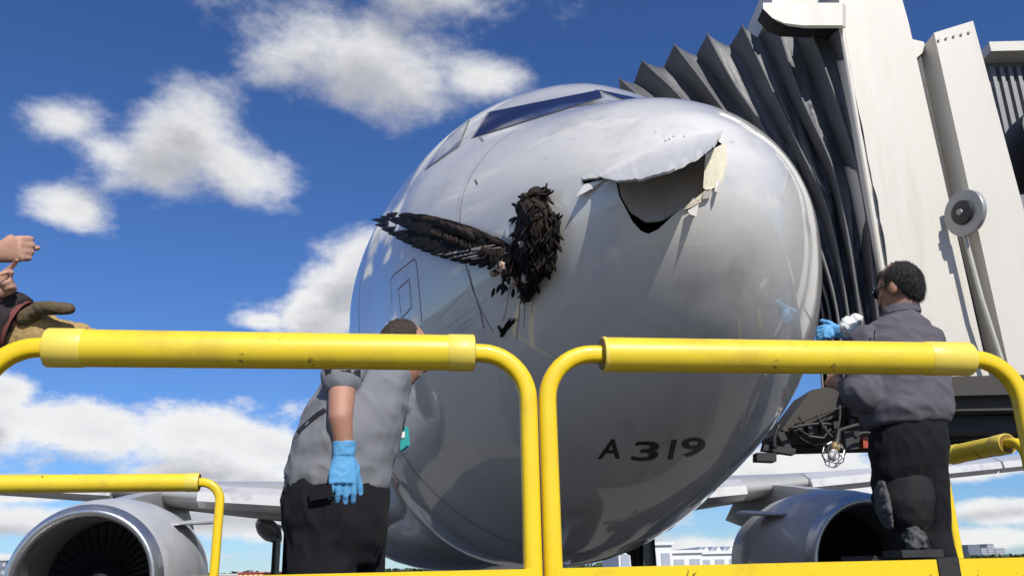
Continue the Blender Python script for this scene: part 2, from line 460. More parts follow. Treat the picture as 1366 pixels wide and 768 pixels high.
def surf(s, th):
    """fuselage skin in the airliner's frame: s metres behind the nose tip, th from the port side over the crown"""
    s = np.asarray(s, float); th = np.asarray(th, float)
    rs = np.sqrt(s); kx = np.sqrt(KS)
    w, t, b = pchip(kx, KW, rs), TZ + pchip(kx, KU, rs), TZ - pchip(kx, KL, rs)
    k = np.clip(s / 5.5, 0, 1); zc = TZ * (1 - k) ** 1.3
    zc = np.minimum(np.maximum(zc, b + .05 * (t - b)), t)
    tail = np.clip((s - 23) / 10.8, 0, 1)
    w = w * (1 - .92 * tail ** 1.5); b = b + (t - .35 - b) * tail ** 1.3
    zc = np.maximum(zc, b + .45 * (t - b))
    n = 1 + .177 * np.exp(-((s - 2.6) / 1.0) ** 2)
    c, u = np.cos(th), np.sin(th)
    y = w * np.where(u > 0, np.sign(c) * np.abs(c) ** n, c)
    z = zc + np.where(u > 0, u * (t - zc), u * (zc - b))
    return y, s * np.ones_like(y), z + ZC


SS = np.concatenate([np.linspace(.004, 1, 90) ** 2, np.linspace(1.02, 6, 170), np.linspace(6.3, 33.8, 60)])
NT = 240
TH = np.linspace(0, 2 * np.pi, NT, endpoint=False)
gx, gy, gz = surf(SS[:, None], TH[None, :])
V = [(0, 0, TZ + ZC)] + list(zip(gx.ravel(), gy.ravel(), gz.ravel())); F = []
NSS = len(SS)
for k in range(NT): F.append((0, 1 + (k + 1) % NT, 1 + k))
for i in range(NSS - 1):
    for k in range(NT):
        a = 1 + i * NT + k; b = 1 + i * NT + (k + 1) % NT
        F.append((a, b, b + NT, a + NT))
F.append([1 + (NSS - 1) * NT + k for k in range(NT)])
BV = BVHTree.FromPolygons([PM @ Vector(v) for v in V], F)


def hit(px, py, lift=0.0):
    """point and outward normal of the skin seen through picture point px, py"""
    d = ray(px, py).normalized(); l, n, i, ds = BV.ray_cast(EYE, d)
    if l is None:
        l, n, i, ds = BV.find_nearest(EYE + d * 5.6)
    if n.dot(d) > 0: n = -n
    return l + n * lift, n


def cast_off(px, py, off):
    """a point on the ray of the skin point, off metres nearer"""
    d = ray(px, py).normalized(); l, n = hit(px, py)
    return l - d * off


HOLE = [(822, 243), (826, 262), (836, 281), (844, 296), (855, 308), (865, 312), (878, 306), (896, 289), (908, 279), (921, 283), (926, 291), (931, 274),
        (936, 264), (948, 256), (955, 249), (961, 235), (967, 214), (968, 196), (955, 186), (925, 192), (890, 200), (850, 208), (826, 222)]
TEAR = [(777, 240), (790, 229), (822, 226), (818, 240), (799, 243), (780, 249)]
cb = bmesh.new()
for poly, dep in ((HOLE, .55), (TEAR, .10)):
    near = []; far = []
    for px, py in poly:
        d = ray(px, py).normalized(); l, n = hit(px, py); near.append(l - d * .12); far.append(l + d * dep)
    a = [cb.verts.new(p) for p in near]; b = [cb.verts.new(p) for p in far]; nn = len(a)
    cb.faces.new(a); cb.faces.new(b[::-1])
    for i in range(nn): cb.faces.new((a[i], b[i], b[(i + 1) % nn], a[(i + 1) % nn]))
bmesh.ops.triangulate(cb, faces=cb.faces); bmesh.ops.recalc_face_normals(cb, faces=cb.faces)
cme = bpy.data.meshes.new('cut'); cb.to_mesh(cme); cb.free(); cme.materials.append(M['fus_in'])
cut = bpy.data.objects.new('cut', cme); C.objects.link(cut)
fme = bpy.data.meshes.new('fuse'); fme.from_pydata([tuple(PM @ Vector(v)) for v in V], [], F); fme.update()
fme.materials.append(M['silver'])
fo = bpy.data.objects.new('fuse', fme); C.objects.link(fo)
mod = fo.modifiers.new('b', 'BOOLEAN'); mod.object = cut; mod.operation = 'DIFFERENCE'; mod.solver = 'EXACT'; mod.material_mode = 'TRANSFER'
dg = bpy.context.evaluated_depsgraph_get(); dg.update()
nm = bpy.data.meshes.new_from_object(fo.evaluated_get(dg))
bpy.data.objects.remove(fo); bpy.data.objects.remove(cut)
print('fuselage', len(nm.polygons), [q.name for q in nm.materials])
nm.transform(PM.inverted())
nm.polygons.foreach_set('use_smooth', [p.material_index == 0 for p in nm.polygons])
nm.name = 'fuselage'
fus = link('fuselage', nm, plane)
autosm = bmesh.new(); autosm.from_mesh(nm)
for e in autosm.edges:
    if len(e.link_faces) == 2 and (e.link_faces[0].material_index != e.link_faces[1].material_index): e.smooth = False
autosm.to_mesh(nm); autosm.free()


def ribbon(name, path, wid, mt, parent, lift=.0025, close=False, sub=8):
    """a narrow painted line or sealed joint lying on the skin, path in picture points"""
    pts = []
    n = len(path)
    for i in range(n if close else n - 1):
        a, b = path[i], path[(i + 1) % n]
        for k in range(sub): pts.append((a[0] + (b[0] - a[0]) * k / sub, a[1] + (b[1] - a[1]) * k / sub))
    if not close: pts.append(path[-1])
    H = [hit(*p, lift) for p in pts]; V = []; F = []; m_ = len(H)
    for i in range(m_):
        p, nn = H[i]
        q0 = H[(i - 1) % m_ if close else max(i - 1, 0)][0]; q1 = H[(i + 1) % m_ if close else min(i + 1, m_ - 1)][0]
        sd_ = nn.cross(q1 - q0).normalized() * wid / 2
        V += [p + sd_, p - sd_]
    for i in range(m_ if close else m_ - 1):
        j = (i + 1) % m_; F.append((2 * i, 2 * i + 1, 2 * j + 1, 2 * j))
    return mesh_obj(name, V, F, mt, parent, smooth=True)


def ring_line(name, s, wid, mt, parent, t0=0, t1=2 * math.pi, lift=.0025, lean=0):
    V = []; F = []; n = 160
    for i in range(n + 1):
        th = t0 + (t1 - t0) * i / n
        s_ = s + lean * math.sin(th)
        for q in (-.5, .5):
            x, y, z = surf(s_ + q * wid, th)
            x2, y2, z2 = surf(s_ + q * wid + .01, th); x3, y3, z3 = surf(s_ + q * wid, th + .01)
            p = Vector((x, y, z)); nn = (Vector((x3, y3, z3)) - p).cross(Vector((x2, y2, z2)) - p).normalized()
            if nn.dot(p - Vector((0, float(y), ZC))) < 0: nn = -nn
            V.append(p + nn * lift)
        if i: F.append((2 * i - 2, 2 * i - 1, 2 * i + 1, 2 * i))
    return mesh_obj(name, V, F, mt, parent, smooth=True, world=False)


ring_line('radome_joint', 1.12, .004, M['line'], plane, R(115), R(213), lean=.02)
ring_line('panel_line', 3.5, .012, M['line'], plane)
ring_line('panel_line', 5.4, .01, M['line'], plane)


# cockpit panes, framed
def param(px, py):
    p = PM.inverted() @ hit(px, py)[0]
    s = p.y; th = np.linspace(0, 2 * np.pi, 2000); x, y, z = surf(np.full(2000, s), th)
    k = np.argmin((x - p.x) ** 2 + (z - p.z) ** 2); return s, th[k]


def pane(name, q, mt, parent, lift, mir, grow=0.0, n=16):
    """a glazed pane with straight edges between four picture points, mirrored for the other side"""
    q = [Vector(p) for p in q]; c = sum(q, Vector((0, 0))) / 4
    q = [c + (p - c) * (1 + grow) + (p - c).normalized() * grow * 40 for p in q]; V = []; F = []; im = PM.inverted()
    for i in range(n + 1):
        for j in range(n + 1):
            u, v = i / n, j / n
            s = q[0] * (1 - u) * (1 - v) + q[1] * u * (1 - v) + q[2] * u * v + q[3] * (1 - u) * v
            l, nn = hit(s.x, s.y); p = im @ (l + nn * lift)
            V.append((-p.x, p.y, p.z) if mir else p)
    for i in range(n):
        for j in range(n):
            a = i * (n + 1) + j; F.append((a, a + 1, a + n + 2, a + n + 1))
    return mesh_obj(name, V, F, mt, parent, smooth=True, world=False)


front = [(632, 184), (803, 131), (799, 121), (654, 150)]
side = [(568, 226), (612, 195), (626, 160), (603, 178)]
for nm_, q, mt in (('windshield_pane', front, M['glass']), ('side_window', side, M['glass2'])):
    for mir in (0, 1):
        f_ = pane('window_frame', q, M['frame'], plane, .003, mir, .03)
        pane(nm_, q, mt, f_, .006, mir)

# red stencilled access panel, seams and scrapes on the nose
ribbon('access_panel_outline', [(521, 375), (525, 367), (553, 345), (556, 352), (563, 430)], .006, M['redline'], plane)
ribbon('access_panel_outline', [(521, 375), (523, 405)], .006, M['redline'], plane)
ribbon('access_panel_outline', [(531, 386), (546, 372), (549, 410), (536, 424)], .006, M['redline'], plane, close=True)
ribbon('latch_line', [(625, 359), (632, 388), (641, 415), (646, 438)], .006, M['redline'], plane)
for a in ([(582, 428), (628, 380)], [(590, 440), (650, 398)], [(604, 442), (640, 416)], [(612, 443), (634, 428)]):
    ribbon('scrape_mark', a, .004, M['flap'], plane)
ribbon('pitot_probe_base', [(634, 240), (637, 246)], .012, M['line'], plane)

for a, w_ in (([(694, 402), (692, 425), (689, 452)], .004), ([(701, 398), (700, 420), (699, 436)], .003), ([(680, 384), (676, 410), (671, 428)], .003), ([(711, 392), (710, 410), (709, 420)], .003)):
    ribbon('smear', a, w_, M['smear'], plane, .0018)
# fasteners behind the radome joint
bm = bmesh.new()
for ss_ in (1.155, 3.54):
    for k in range(150):
        th = R(95) + R(130) * k / 149
        p = Vector([float(v) for v in surf(ss_ + .02 * math.sin(th), th)]); c_ = Vector((0, p.y, ZC)); nn = (p - c_).normalized()
        add_lathe(bm, [(.003, .0), (.0028, .001), (.001, .0012)], p + nn * .0005, nn, 6)
fst = bm_obj('fastener_row', bm, M['line'], plane, world=False); fst['kind'] = 'stuff'

# A319 type lettering under the nose
for ch, x0, x1, yb in (('A', 797, 833, 611), ('3', 841, 882, 614), ('1', 890, 903, 612), ('9', 905, 943, 609)):
    fc = bpy.data.curves.new('t', 'FONT'); fc.body = ch; fc.offset = .018; fc.resolution_u = 6
    to = bpy.data.objects.new('t', fc); C.objects.link(to); dg = bpy.context.evaluated_depsgraph_get(); dg.update()
    tm = bpy.data.meshes.new_from_object(to.evaluated_get(dg)); bpy.data.objects.remove(to)
    b2 = bmesh.new(); b2.from_mesh(tm); bmesh.ops.triangulate(b2, faces=b2.faces)
    bmesh.ops.subdivide_edges(b2, edges=[e for e in b2.edges if e.calc_length() > .12], cuts=3, use_grid_fill=True)
    xs = [v.co.x for v in b2.verts]; ys = [v.co.y for v in b2.verts]
    for v in b2.verts:
        u = (v.co.x - min(xs)) / (max(xs) - min(xs)); w_ = (v.co.y - min(ys)) / (max(ys) - min(ys))
        v.co = hit(x0 + u * (x1 - x0 - 6) + w_ * 6, yb - w_ * 26, .003)[0]
    bm_obj('type_lettering', b2, M['letter'], plane)

# torn skin over the hole: an awning of skin bent outward
hinge = [(776, 236), (790, 226), (812, 214), (850, 200), (895, 187), (935, 179), (966, 174)]
lip = [(777, 239), (800, 236), (823, 241), (858, 238), (900, 225), (938, 205), (958, 186)]
offs = [.005, .05, .19, .33, .37, .27, .08]


def sample(tab, t):
    x = t * (len(tab) - 1); i = min(int(x), len(tab) - 2); f = x - i
    a, b = tab[i], tab[i + 1]
    if isinstance(a, tuple): return tuple(p + (q - p) * f for p, q in zip(a, b))
    return a + (b - a) * f


V = []; F = []; NA, NV = 60, 14
for i in range(NA + 1):
    t = i / NA; h, l, o_ = sample(hinge, t), sample(lip, t), sample(offs, t)
    jag = (noise.noise(Vector((t * 26, 0, 3))) + noise.noise(Vector((t * 70, 4, 3))) * .6) * (1.5 + 1.5 * t) if 0 < i < NA else 0
    for j in range(NV + 1):
        v = j / NV
        px = h[0] + (l[0] - h[0]) * v; py = h[1] + (l[1] + jag - h[1]) * v
        V.append(cast_off(px, py, .004 + o_ * v ** 1.5 + .006 * v * noise.noise(Vector((t * 6, v * 2, 1)))))
for i in range(NA):
    for j in range(NV):
        a = i * (NV + 1) + j; F.append((a, a + NV + 1, a + NV + 2, a + 1))


def solid(name, V, F, th, mts, parent, ang=50):
    b2 = bmesh.new(); vs = [b2.verts.new(v) for v in V]
    for f in F: b2.faces.new([vs[i] for i in f])
    bmesh.ops.recalc_face_normals(b2, faces=b2.faces); b2.normal_update()
    s_ = sum((f.normal.dot(ray(683, 384)) for f in b2.faces))
    if s_ > 0: bmesh.ops.reverse_faces(b2, faces=b2.faces)
    r_ = bmesh.ops.solidify(b2, geom=b2.faces[:], thickness=th)
    return bm_obj(name, b2, mts, parent, auto=ang)


solid('torn_skin_flap', V, F, .011, M['silver'], plane)

# dented-in skin below the awning
V = []; F = []; NA, NV = 40, 16
btop = [(824, 232), (850, 226), (890, 216), (930, 200), (958, 192)]
bbot = [(829, 262), (842, 283), (862, 296), (882, 294), (905, 281), (934, 266), (949, 240)]
for i in range(NA + 1):
    t = i / NA; a_, b_ = sample(btop, t), sample(bbot, t)
    for j in range(NV + 1):
        v = j / NV; px = a_[0] + (b_[0] - a_[0]) * v; py = a_[1] + (b_[1] - a_[1]) * v
        dep = .03 + .20 * math.sin(math.pi * min(max(t, 0), 1)) ** .7 * (1 - v) ** .8 + .02 * math.sin(t * 3.14)
        V.append(cast_off(px, py, -dep))
for i in range(NA):
    for j in range(NV):
        a = i * (NV + 1) + j; F.append((a, a + NV + 1, a + NV + 2, a + 1))
solid('crushed_skin', V, F, .006, M['comp'], plane)


def scrap(name, poly, offs_, mt, th=.006, sub=3):
    """a torn piece of skin: a polygon of picture points each off metres before the skin"""
    A = [cast_off(p[0], p[1], o_) for p, o_ in zip(poly, offs_)]
    cx = sum(p[0] for p in poly) / len(poly); cy = sum(p[1] for p in poly) / len(poly)
    nn = hit(cx, cy)[1]; n = len(A)
    V = A + [p - nn * th for p in A]
    F = [tuple(range(n)), tuple(range(2 * n - 1, n - 1, -1))] + [(i, i + n, (i + 1) % n + n, (i + 1) % n) for i in range(n)]
    bm = bmesh.new(); vs = [bm.verts.new(v) for v in V]
    for f in F: bm.faces.new([vs[i] for i in f])
    bmesh.ops.triangulate(bm, faces=[f for f in bm.faces if len(f.verts) > 4], ngon_method='EAR_CLIP')
    return bm_obj(name, bm, mt, plane)


scrap('torn_fibreglass', [(941, 207), (953, 198), (966, 191), (970, 197), (970, 214), (966, 232), (962, 246), (955, 249), (949, 252), (941, 253), (938, 250), (945, 240), (950, 228), (951, 216)],
      [.03] * 3 + [.015] * 6 + [.01] * 5, M['cream'])
scrap('torn_fibreglass', [(905, 283), (915, 275), (934, 266), (941, 254), (944, 257), (938, 268), (920, 277)], [.012] * 7, M['cream'])
scrap('torn_scrap', [(938, 257), (950, 252), (949, 259), (946, 260), (945, 264), (937, 266)], [.02] * 6, M['comp'])
scrap('torn_scrap', [(955, 246), (962, 238), (961, 252), (958, 257), (953, 255)], [.02, .02, .05, .05, .03], M['silver'])
scrap('torn_scrap', [(917, 281), (932, 272), (929, 289), (921, 286)], [.02, .02, .06, .04], M['silver'])
scrap('torn_scrap', [(799, 240), (810, 238), (791, 249), (789, 252), (776, 259), (767, 264), (772, 256), (779, 246)], [.01, .01, .02, .03, .04, .05, .04, .015], M['silver'])
for px, py, r_ in ((913, 190, 2.2), (899, 190, 1.6), (893, 194, 1.8), (888, 196, 1.4), (874, 185, 1.1), (902, 195, 1.5), (977, 198, 1.2), (895, 199, 1.2), (886, 190, 1.0)):
    poly = [(px + r_ * math.cos(a) * random.uniform(.6, 1.3), py - 9 + r_ * .8 * math.sin(a) * random.uniform(.6, 1.3)) for a in np.linspace(0, 6.28, 8)[:-1]]
    scrap('paint_chip', poly, [.004] * 7, M['comp'], .002, 1)


# wings, engines, gear: airliner frame
def airfoil(n=22):
    pts = []
    for i in range(n + 1):
        x = (1 - math.cos(math.pi * i / n)) / 2
        t = 5 * .12 * (.2969 * math.sqrt(x) - .126 * x - .3516 * x * x + .2843 * x ** 3 - .1036 * x ** 4)
        pts.append((x, t))
    up_ = [(x, t + .02 * math.sin(math.pi * x)) for x, t in pts]; lo = [(x, -t + .015 * math.sin(math.pi * x)) for x, t in pts]
    return up_ + lo[-2:0:-1]


def add_wing(bm, secs):
    """secs: (y, s of leading edge, chord, z, thickness scale)"""
    prof = airfoil(); rings = []
    for y, s, c, z, k in secs: rings.append([bm.verts.new((y, s + px * c, z + pz * c * k)) for px, pz in prof])
    n = len(prof)
    for r0, r1 in zip(rings, rings[1:]):
        for i in range(n): bm.faces.new((r0[i], r0[(i + 1) % n], r1[(i + 1) % n], r1[i]))
    bm.faces.new(rings[0]); bm.faces.new(rings[-1][::-1])


for sg in (-1, 1):
    bm = bmesh.new()
    add_wing(bm, [(sg * 1.0, 10.2, 7.0, 2.45, 1.1), (sg * 1.9, 10.7, 6.6, 2.50, 1.05), (sg * 6.4, 13.0, 3.9, 2.98, .95), (sg * 12, 15.9, 2.5, 3.52, .85), (sg * 16.9, 18.4, 1.5, 4.05, .8)])
    wg = bm_obj('wing', bm, M['wing'], plane, world=False, auto=40)
    for y0, y1 in ((2.4, 4.9), (6.6, 9.9), (10.0, 13.2), (13.3, 16.4)):       # slats along the leading edge
        pr = []; bm = bmesh.new()
        for y in (y0, y1):
            s = 10.7 + (y - 1.9) * .513; z = 2.50 + (y - 1.9) * .104
            pr.append([(sg * y, s - .14, z - .10), (sg * y, s - .10, z + .06), (sg * y, s + .22, z + .20), (sg * y, s + .20, z + .14), (sg * y, s + .0, z - .06), (sg * y, s + .12, z - .2)])
        a = [bm.verts.new(p) for p in pr[0]]; b = [bm.verts.new(p) for p in pr[1]]
        for i in range(6): bm.faces.new((a[i], a[(i + 1) % 6], b[(i + 1) % 6], b[i]))
        bm.faces.new(a[::-1]); bm.faces.new(b)
        bm_obj('slat', bm, M['silver'], wg, world=False)
    for y, L in ((4.1, 3.0), (7.6, 2.6)):       # flap track fairings hang under the trailing edge
        o_ = Org(); s = 10.7 + (y - 1.9) * .513; z = 2.5 + (y - 1.9) * .104
        bm = bmesh.new()
        prof = [(.02, 0), (.13, .35), (.19, .9), (.2, 1.5), (.15, 2.2), (.05, L)]
        add_lathe(bm, prof, (sg * y, s + 2.0, z - .28), (0, 1, -.08), 16, True)
        bm_obj('flap_track_fairing', bm, M['wing'], wg, world=False, auto=50)
    # belly fairing half
# wing root fairing
bm = bmesh.new()
secs = []
o_ = Org()
o_.ell((0, 14.2, 2.22), (2.15, 0, 0), (0, 4.8, 0), (0, 0, .78), 32, 16)
bmesh.ops.recalc_face_normals(o_.bm, faces=o_.bm.faces)
bm_obj('belly_fairing', o_.bm, M['silver'], plane, world=False, smooth=True); bm.free()

for sg in (-1, 1):
    org = Vector((sg * 5.75, 9.45, 1.43)); ax = (0, 1, 0.02)
    bm = bmesh.new()
    add_lathe(bm, [(1.038, .155), (1.10, .32), (1.16, .7), (1.20, 1.2), (1.20, 1.8), (1.15, 2.5), (1.03, 3.2), (.97, 3.5), (.90, 3.5), (.7, 3.4)], org, ax, 64)
    eng = bm_obj('engine', bm, M['nacelle'], plane, world=False, auto=40)
    bm = bmesh.new()
    add_lathe(bm, [(1.062, .175), (1.052, .158), (1.022, .08), (.985, .02), (.955, 0), (.925, .015), (.895, .06), (.875, .15), (.868, .19)], org, ax, 72)
    bm_obj('inlet_lip', bm, M['lip'], eng, world=False, smooth=True)
    bm = bmesh.new()
    add_lathe(bm, [(.868, .19), (.855, .4), (.86, .8), (.87, 1.15), (.87, 1.5), (.2, 1.55), (.001, 1.56)], org, ax, 64)
    bm_obj('inlet_duct', bm, M['inlet'], eng, world=False, auto=40)
    bm = bmesh.new()
    add_lathe(bm, [(.001, .72), (.05, .76), (.13, .86), (.22, 1.0), (.28, 1.15), (.29, 1.3)], org, ax, 32)
    bm_obj('spinner', bm, M['fan'], eng, world=False, smooth=True)
    first = None
    for k in range(36):
        if first is None:
            Vb = []; Fb = []
            for i in range(7):
                r_ = .27 + (.855 - .27) * i / 6; tw = R(30 + 32 * i / 6); ch = .11 + .05 * math.sin(i / 6 * 3)
                for q, th_ in ((-1, 0), (0, .008), (1, 0), (0, -.008)):
                    Vb.append((q * ch * math.sin(tw) * .5 + th_, q * ch * math.cos(tw) * .5, r_))
            for i in range(6):
                for q in range(4): Fb.append((i * 4 + q, i * 4 + (q + 1) % 4, i * 4 + 4 + (q + 1) % 4, i * 4 + 4 + q))
            bl = mesh_obj('fan_blade', Vb, Fb, M['fan'], eng, world=False); first = bl
        else:
            bl = first.copy(); C.objects.link(bl)
        bl.location = org + Vector((0, 1.2, .024)); bl.rotation_euler = (0, R(k * 10), 0)
    # pylon
    bm = bmesh.new()
    for a0 in (1,):
        prof = [(10.6, 2.62), (11.6, 2.78), (12.9, 2.95), (14.5, 2.85), (15.3, 2.4), (13.2, 2.0), (11.5, 2.2)]
        add_prism(bm, [(sg * 5.75 - .14, s, z) for s, z in prof], (.28, 0, 0))
    bm_obj('pylon', bm, M['wing'], eng, world=False, bevel=.04, auto=40)
    bm = bmesh.new(); add_tube(bm, [(sg * 5.75 - sg * .9, 10.5, 2.25), (sg * 5.75 - sg * 1.15, 11.4, 2.33)], [.02, .05], 8, flat=6)
    bm_obj('nacelle_strake', bm, M['nacelle'], eng, world=False)
    bm = bmesh.new(); add_lathe(bm, [(.70, 3.3), (.62, 3.9), (.5, 4.4), (.3, 4.4), (.05, 5.0)], org, ax, 40)
    bm_obj('exhaust', bm, M['darkmetal'], eng, world=False, auto=40)

    # main landing gear
    bm = bmesh.new(); add_tube(bm, [(sg * 3.8, 16.1, .6), (sg * 3.75, 16.0, 2.6)], [.12, .17], 14); add_tube(bm, [(sg * 3.3, 16.1, .59), (sg * 4.3, 16.1, .59)], .08, 10)
    add_tube(bm, [(sg * 3.75, 16.0, 1.7), (sg * 2.4, 16.1, 2.5)], .06, 8)
    mg = bm_obj('main_gear', bm, M['darkmetal'], plane, world=False, auto=40)
    bm = bmesh.new(); add_box(bm, (sg * 4.05, 16.0, 1.75), (.07, .75, 1.5)); bm_obj('gear_door', bm, M['darkmetal'], mg, world=False, bevel=.015)
    for dx in (-.46, .46):
        bm = bmesh.new(); add_lathe(bm, [(.28, -.18), (.5, -.2), (.57, -.15), (.585, 0), (.57, .15), (.5, .2), (.28, .18)], (sg * 3.8 + dx, 16.1, .585), (1, 0, 0), 36, True)
        wh = bm_obj('wheel', bm, M['rubber'], mg, world=False, auto=40)
        bm = bmesh.new(); add_lathe(bm, [(.27, -.185), (.2, -.15), (.06, -.16), (.06, .16), (.2, .15), (.27, .185)], (sg * 3.8 + dx, 16.1, .585), (1, 0, 0), 24, True)
        bm_obj('rim', bm, M['wing'], wh, world=False, auto=40)
# nose gear
bm = bmesh.new(); add_tube(bm, [(0, 5.07, .4), (0, 5.2, 1.9)], [.07, .1], 14); add_tube(bm, [(-.35, 5.07, .385), (.35, 5.07, .385)], .05, 10)
add_tube(bm, [(0, 5.15, 1.1), (0, 6.1, 1.75)], .045, 8); add_tube(bm, [(-.12, 5.1, 1.45), (.12, 5.1, 1.45)], .09, 10)
ng = bm_obj('nose_gear', bm, M['white'], plane, world=False, auto=40)
for dx in (-.25, .25):
    bm = bmesh.new(); add_lathe(bm, [(.18, -.1), (.33, -.11), (.375, -.07), (.38, 0), (.375, .07), (.33, .11), (.18, .1)], (dx, 5.07, .38), (1, 0, 0), 32, True)
    wh = bm_obj('wheel', bm, M['rubber'], ng, world=False, auto=40)
    bm = bmesh.new(); add_lathe(bm, [(.18, -.105), (.05, -.08), (.05, .08), (.18, .105)], (dx, 5.07, .38), (1, 0, 0), 20, True)
    bm_obj('rim', bm, M['white'], wh, world=False, auto=40)
    bm = bmesh.new(); add_box(bm, (dx * 1.5, 5.6, 1.80), (.03, .7, .22), Matrix.Rotation(.15 * (1 if dx > 0 else -1), 3, 'Y')); bm_obj('gear_door', bm, M['darkmetal'], ng, world=False, bevel=.01)
    bm = bmesh.new(); add_lathe(bm, [(.02, 0), (.08, .02), (.085, .1), (.05, .14)], (dx * .5, 4.93, 1.30), (0, 1, 0), 16, True); bm_obj('taxi_light', bm, M['lip'], ng, world=False, auto=40)
# fin and tailplanes
bm = bmesh.new(); prof = airfoil(); rings = []
for z, s, c in ((5.3, 26.5, 6.0), (11.7, 31.8, 2.2)): rings.append([bm.verts.new((pz * c * .8, s + px * c, z)) for px, pz in prof])
for i in range(len(prof)): bm.faces.new((rings[0][i], rings[0][(i + 1) % len(prof)], rings[1][(i + 1) % len(prof)], rings[1][i]))
bm.faces.new(rings[1]); bm_obj('tail_fin', bm, M['silver'], plane, world=False, auto=40)
for sg in (-1, 1):
    bm = bmesh.new(); add_wing(bm, [(sg * .3, 29.2, 3.6, 4.6, .8), (sg * 6.2, 32.6, 1.4, 5.2, .8)]); bm_obj('tailplane', bm, M['silver'], plane, world=False, auto=40)

# ------------------------------------------------------------------ work platform and its yellow guard rails
RA = R(8.5); rd = Vector((math.cos(RA), math.sin(RA), 0)); rn = Vector((-math.sin(RA), math.cos(RA), 0)); RZ = 2.09; DECK = .9


def on_rail(px, py, P0=Vector((0, 2.4, 0))):
    v = ray(px, py); t = (P0 - EYE).dot(rn) / v.dot(rn); return EYE + v * t


def rail_u(px, py): return (on_rail(px, py) - Vector((0, 2.4, 0))).dot(rd)


def guard_rail(label, P0, d, u0, u1, pad0, pad1, rr, z=RZ, r=.0245, pr=.0505, low=1.505, power=3.6, lowbar=True, pale_len=(.09, .07), foot=DECK + .002):
    root = empty('guard_rail', label, 'guard rail', (0, 0, 0), 0, 'yellow guard rails round the work platform')
    root.location = Vector(P0) + Vector(d) * ((u0 + u1) / 2); root.location.z = DECK
    Pt = lambda u, h: Vector(P0) + Vector(d) * u + Vector((0, 0, h))
    path = [Pt(u0, foot), Pt(u0, low), Pt(u0, z - rr - .2)]
    for k in range(0, 11):
        a = math.pi / 2 * k / 10; path.append(Pt(u0 + rr - rr * math.cos(a), z - rr + rr * math.sin(a)))
    path.append(Pt((u0 + u1) / 2, z))
    for k in range(0, 11):
        a = math.pi / 2 * k / 10; path.append(Pt(u1 - rr + rr * math.sin(a), z - rr + rr * math.cos(a)))
    path += [Pt(u1, z - rr - .2), Pt(u1, low), Pt(u1, foot)]
    bm = bmesh.new(); nn = Vector((-Vector(d).y, Vector(d).x, 0)); add_tube(bm, path, r, 16, power, upv=nn)
    bm_obj('frame_tube', bm, M['yellow'], root, auto=38)
    bm = bmesh.new(); N = 24
    pp = [Pt(pad0 + (pad1 - pad0) * i / N, z) for i in range(N + 1)]
    add_tube(bm, pp, [pr * (1 + .006 * noise.noise(Vector((i * .7, u0, 2)))) for i in range(N + 1)], 28, cap=False)
    pad = bm_obj('rail_pad', bm, M['pad'], root, smooth=True)
    for a, b in ((pad0 - .004, pad0 + pale_len[0]), (pad1 - pale_len[1], pad1 + .004)):
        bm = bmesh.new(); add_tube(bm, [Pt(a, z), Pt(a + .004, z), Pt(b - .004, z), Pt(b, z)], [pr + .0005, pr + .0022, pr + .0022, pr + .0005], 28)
        bm_obj('pad_sleeve', bm, M['padpale'], pad, auto=50)
    for a, s_ in ((pad0 - .006, -1), (pad1 + .006, 1)):
        bm = bmesh.new(); add_tube(bm, [Pt(a, z), Pt(a - s_ * .008, z)], [pr * .93, pr * .97], 20); bm_obj('end_cap', bm, M['bracket'], pad, auto=50)
    if lowbar:
        bm = bmesh.new(); rot = Matrix((Vector(d), nn, Vector((0, 0, 1)))).transposed()
        add_box(bm, Pt((u0 + u1) / 2, low - .045), (u1 - u0 - .002, .052, .09), rot)
        bm_obj('bottom_bar', bm, M['yellow'], root, bevel=.005, auto=40)
    return root


P0n = Vector((0, 2.4, 0))
ua, ub = rail_u(65, 466), rail_u(630, 471); uc = rail_u(707, 620)
ud = rail_u(733, 620); ue, uf = rail_u(805, 472.5), rail_u(1290, 479.5); bend = uc - ub
guard_rail('near yellow guard rail left of the gap, its padded top crossing the stooping man', P0n, rd, ua - bend, uc, ua, ub, .135)
nr = guard_rail('near yellow guard rail right of the gap', P0n, rd, ud, uf + bend, ue, uf, .135, pale_len=(.008, .14))
nr['label'] = 'near yellow guard rail right of the gap, its padded top crossing the man in slate'
guard_rail('yellow guard rail cut off by the right edge of the photo', P0n, rd, uf + bend + .056, uf + bend + 1.3, uf + bend + .2, uf + bend + 1.15, .135)
Q = PT(265, 643, 5.0); zf = Q.z
Pf = Vector((Q.x, Q.y, 0))
guard_rail('small far yellow guard rail above the left engine', Pf, rd, -1.66, .125, -1.5, 0, .11, z=zf)
Q1 = PT(1345, 598, 4.45); Q2 = PT(1262, 650, 5.0)
Pr = Vector((Q1.x, Q1.y, 0)); dr = (Vector((Q2.x, Q2.y, 0)) - Pr); Lr = dr.length; dr.normalize()
guard_rail('far yellow side rail seen behind the man in slate shirt', Pr, dr, -.12, Lr, 0, Lr - .1, .09, z=(Q1.z + 2.08) / 2)
bm = bmesh.new()
s0 = on_rail(1243, 752); s1 = on_rail(1271, 752)
cs = (s0 + s1) / 2; rot = Matrix((rd, rn, Vector((0, 0, 1)))).transposed()
add_box(bm, (cs.x, cs.y, 1.458), ((s1 - s0).length, .062, .104), rot)
tag(bm_obj('strap', bm, M['strap'], None, bevel=.006, auto=40), 'black strap wrapped round the bottom bar of the right guard rail', 'strap')

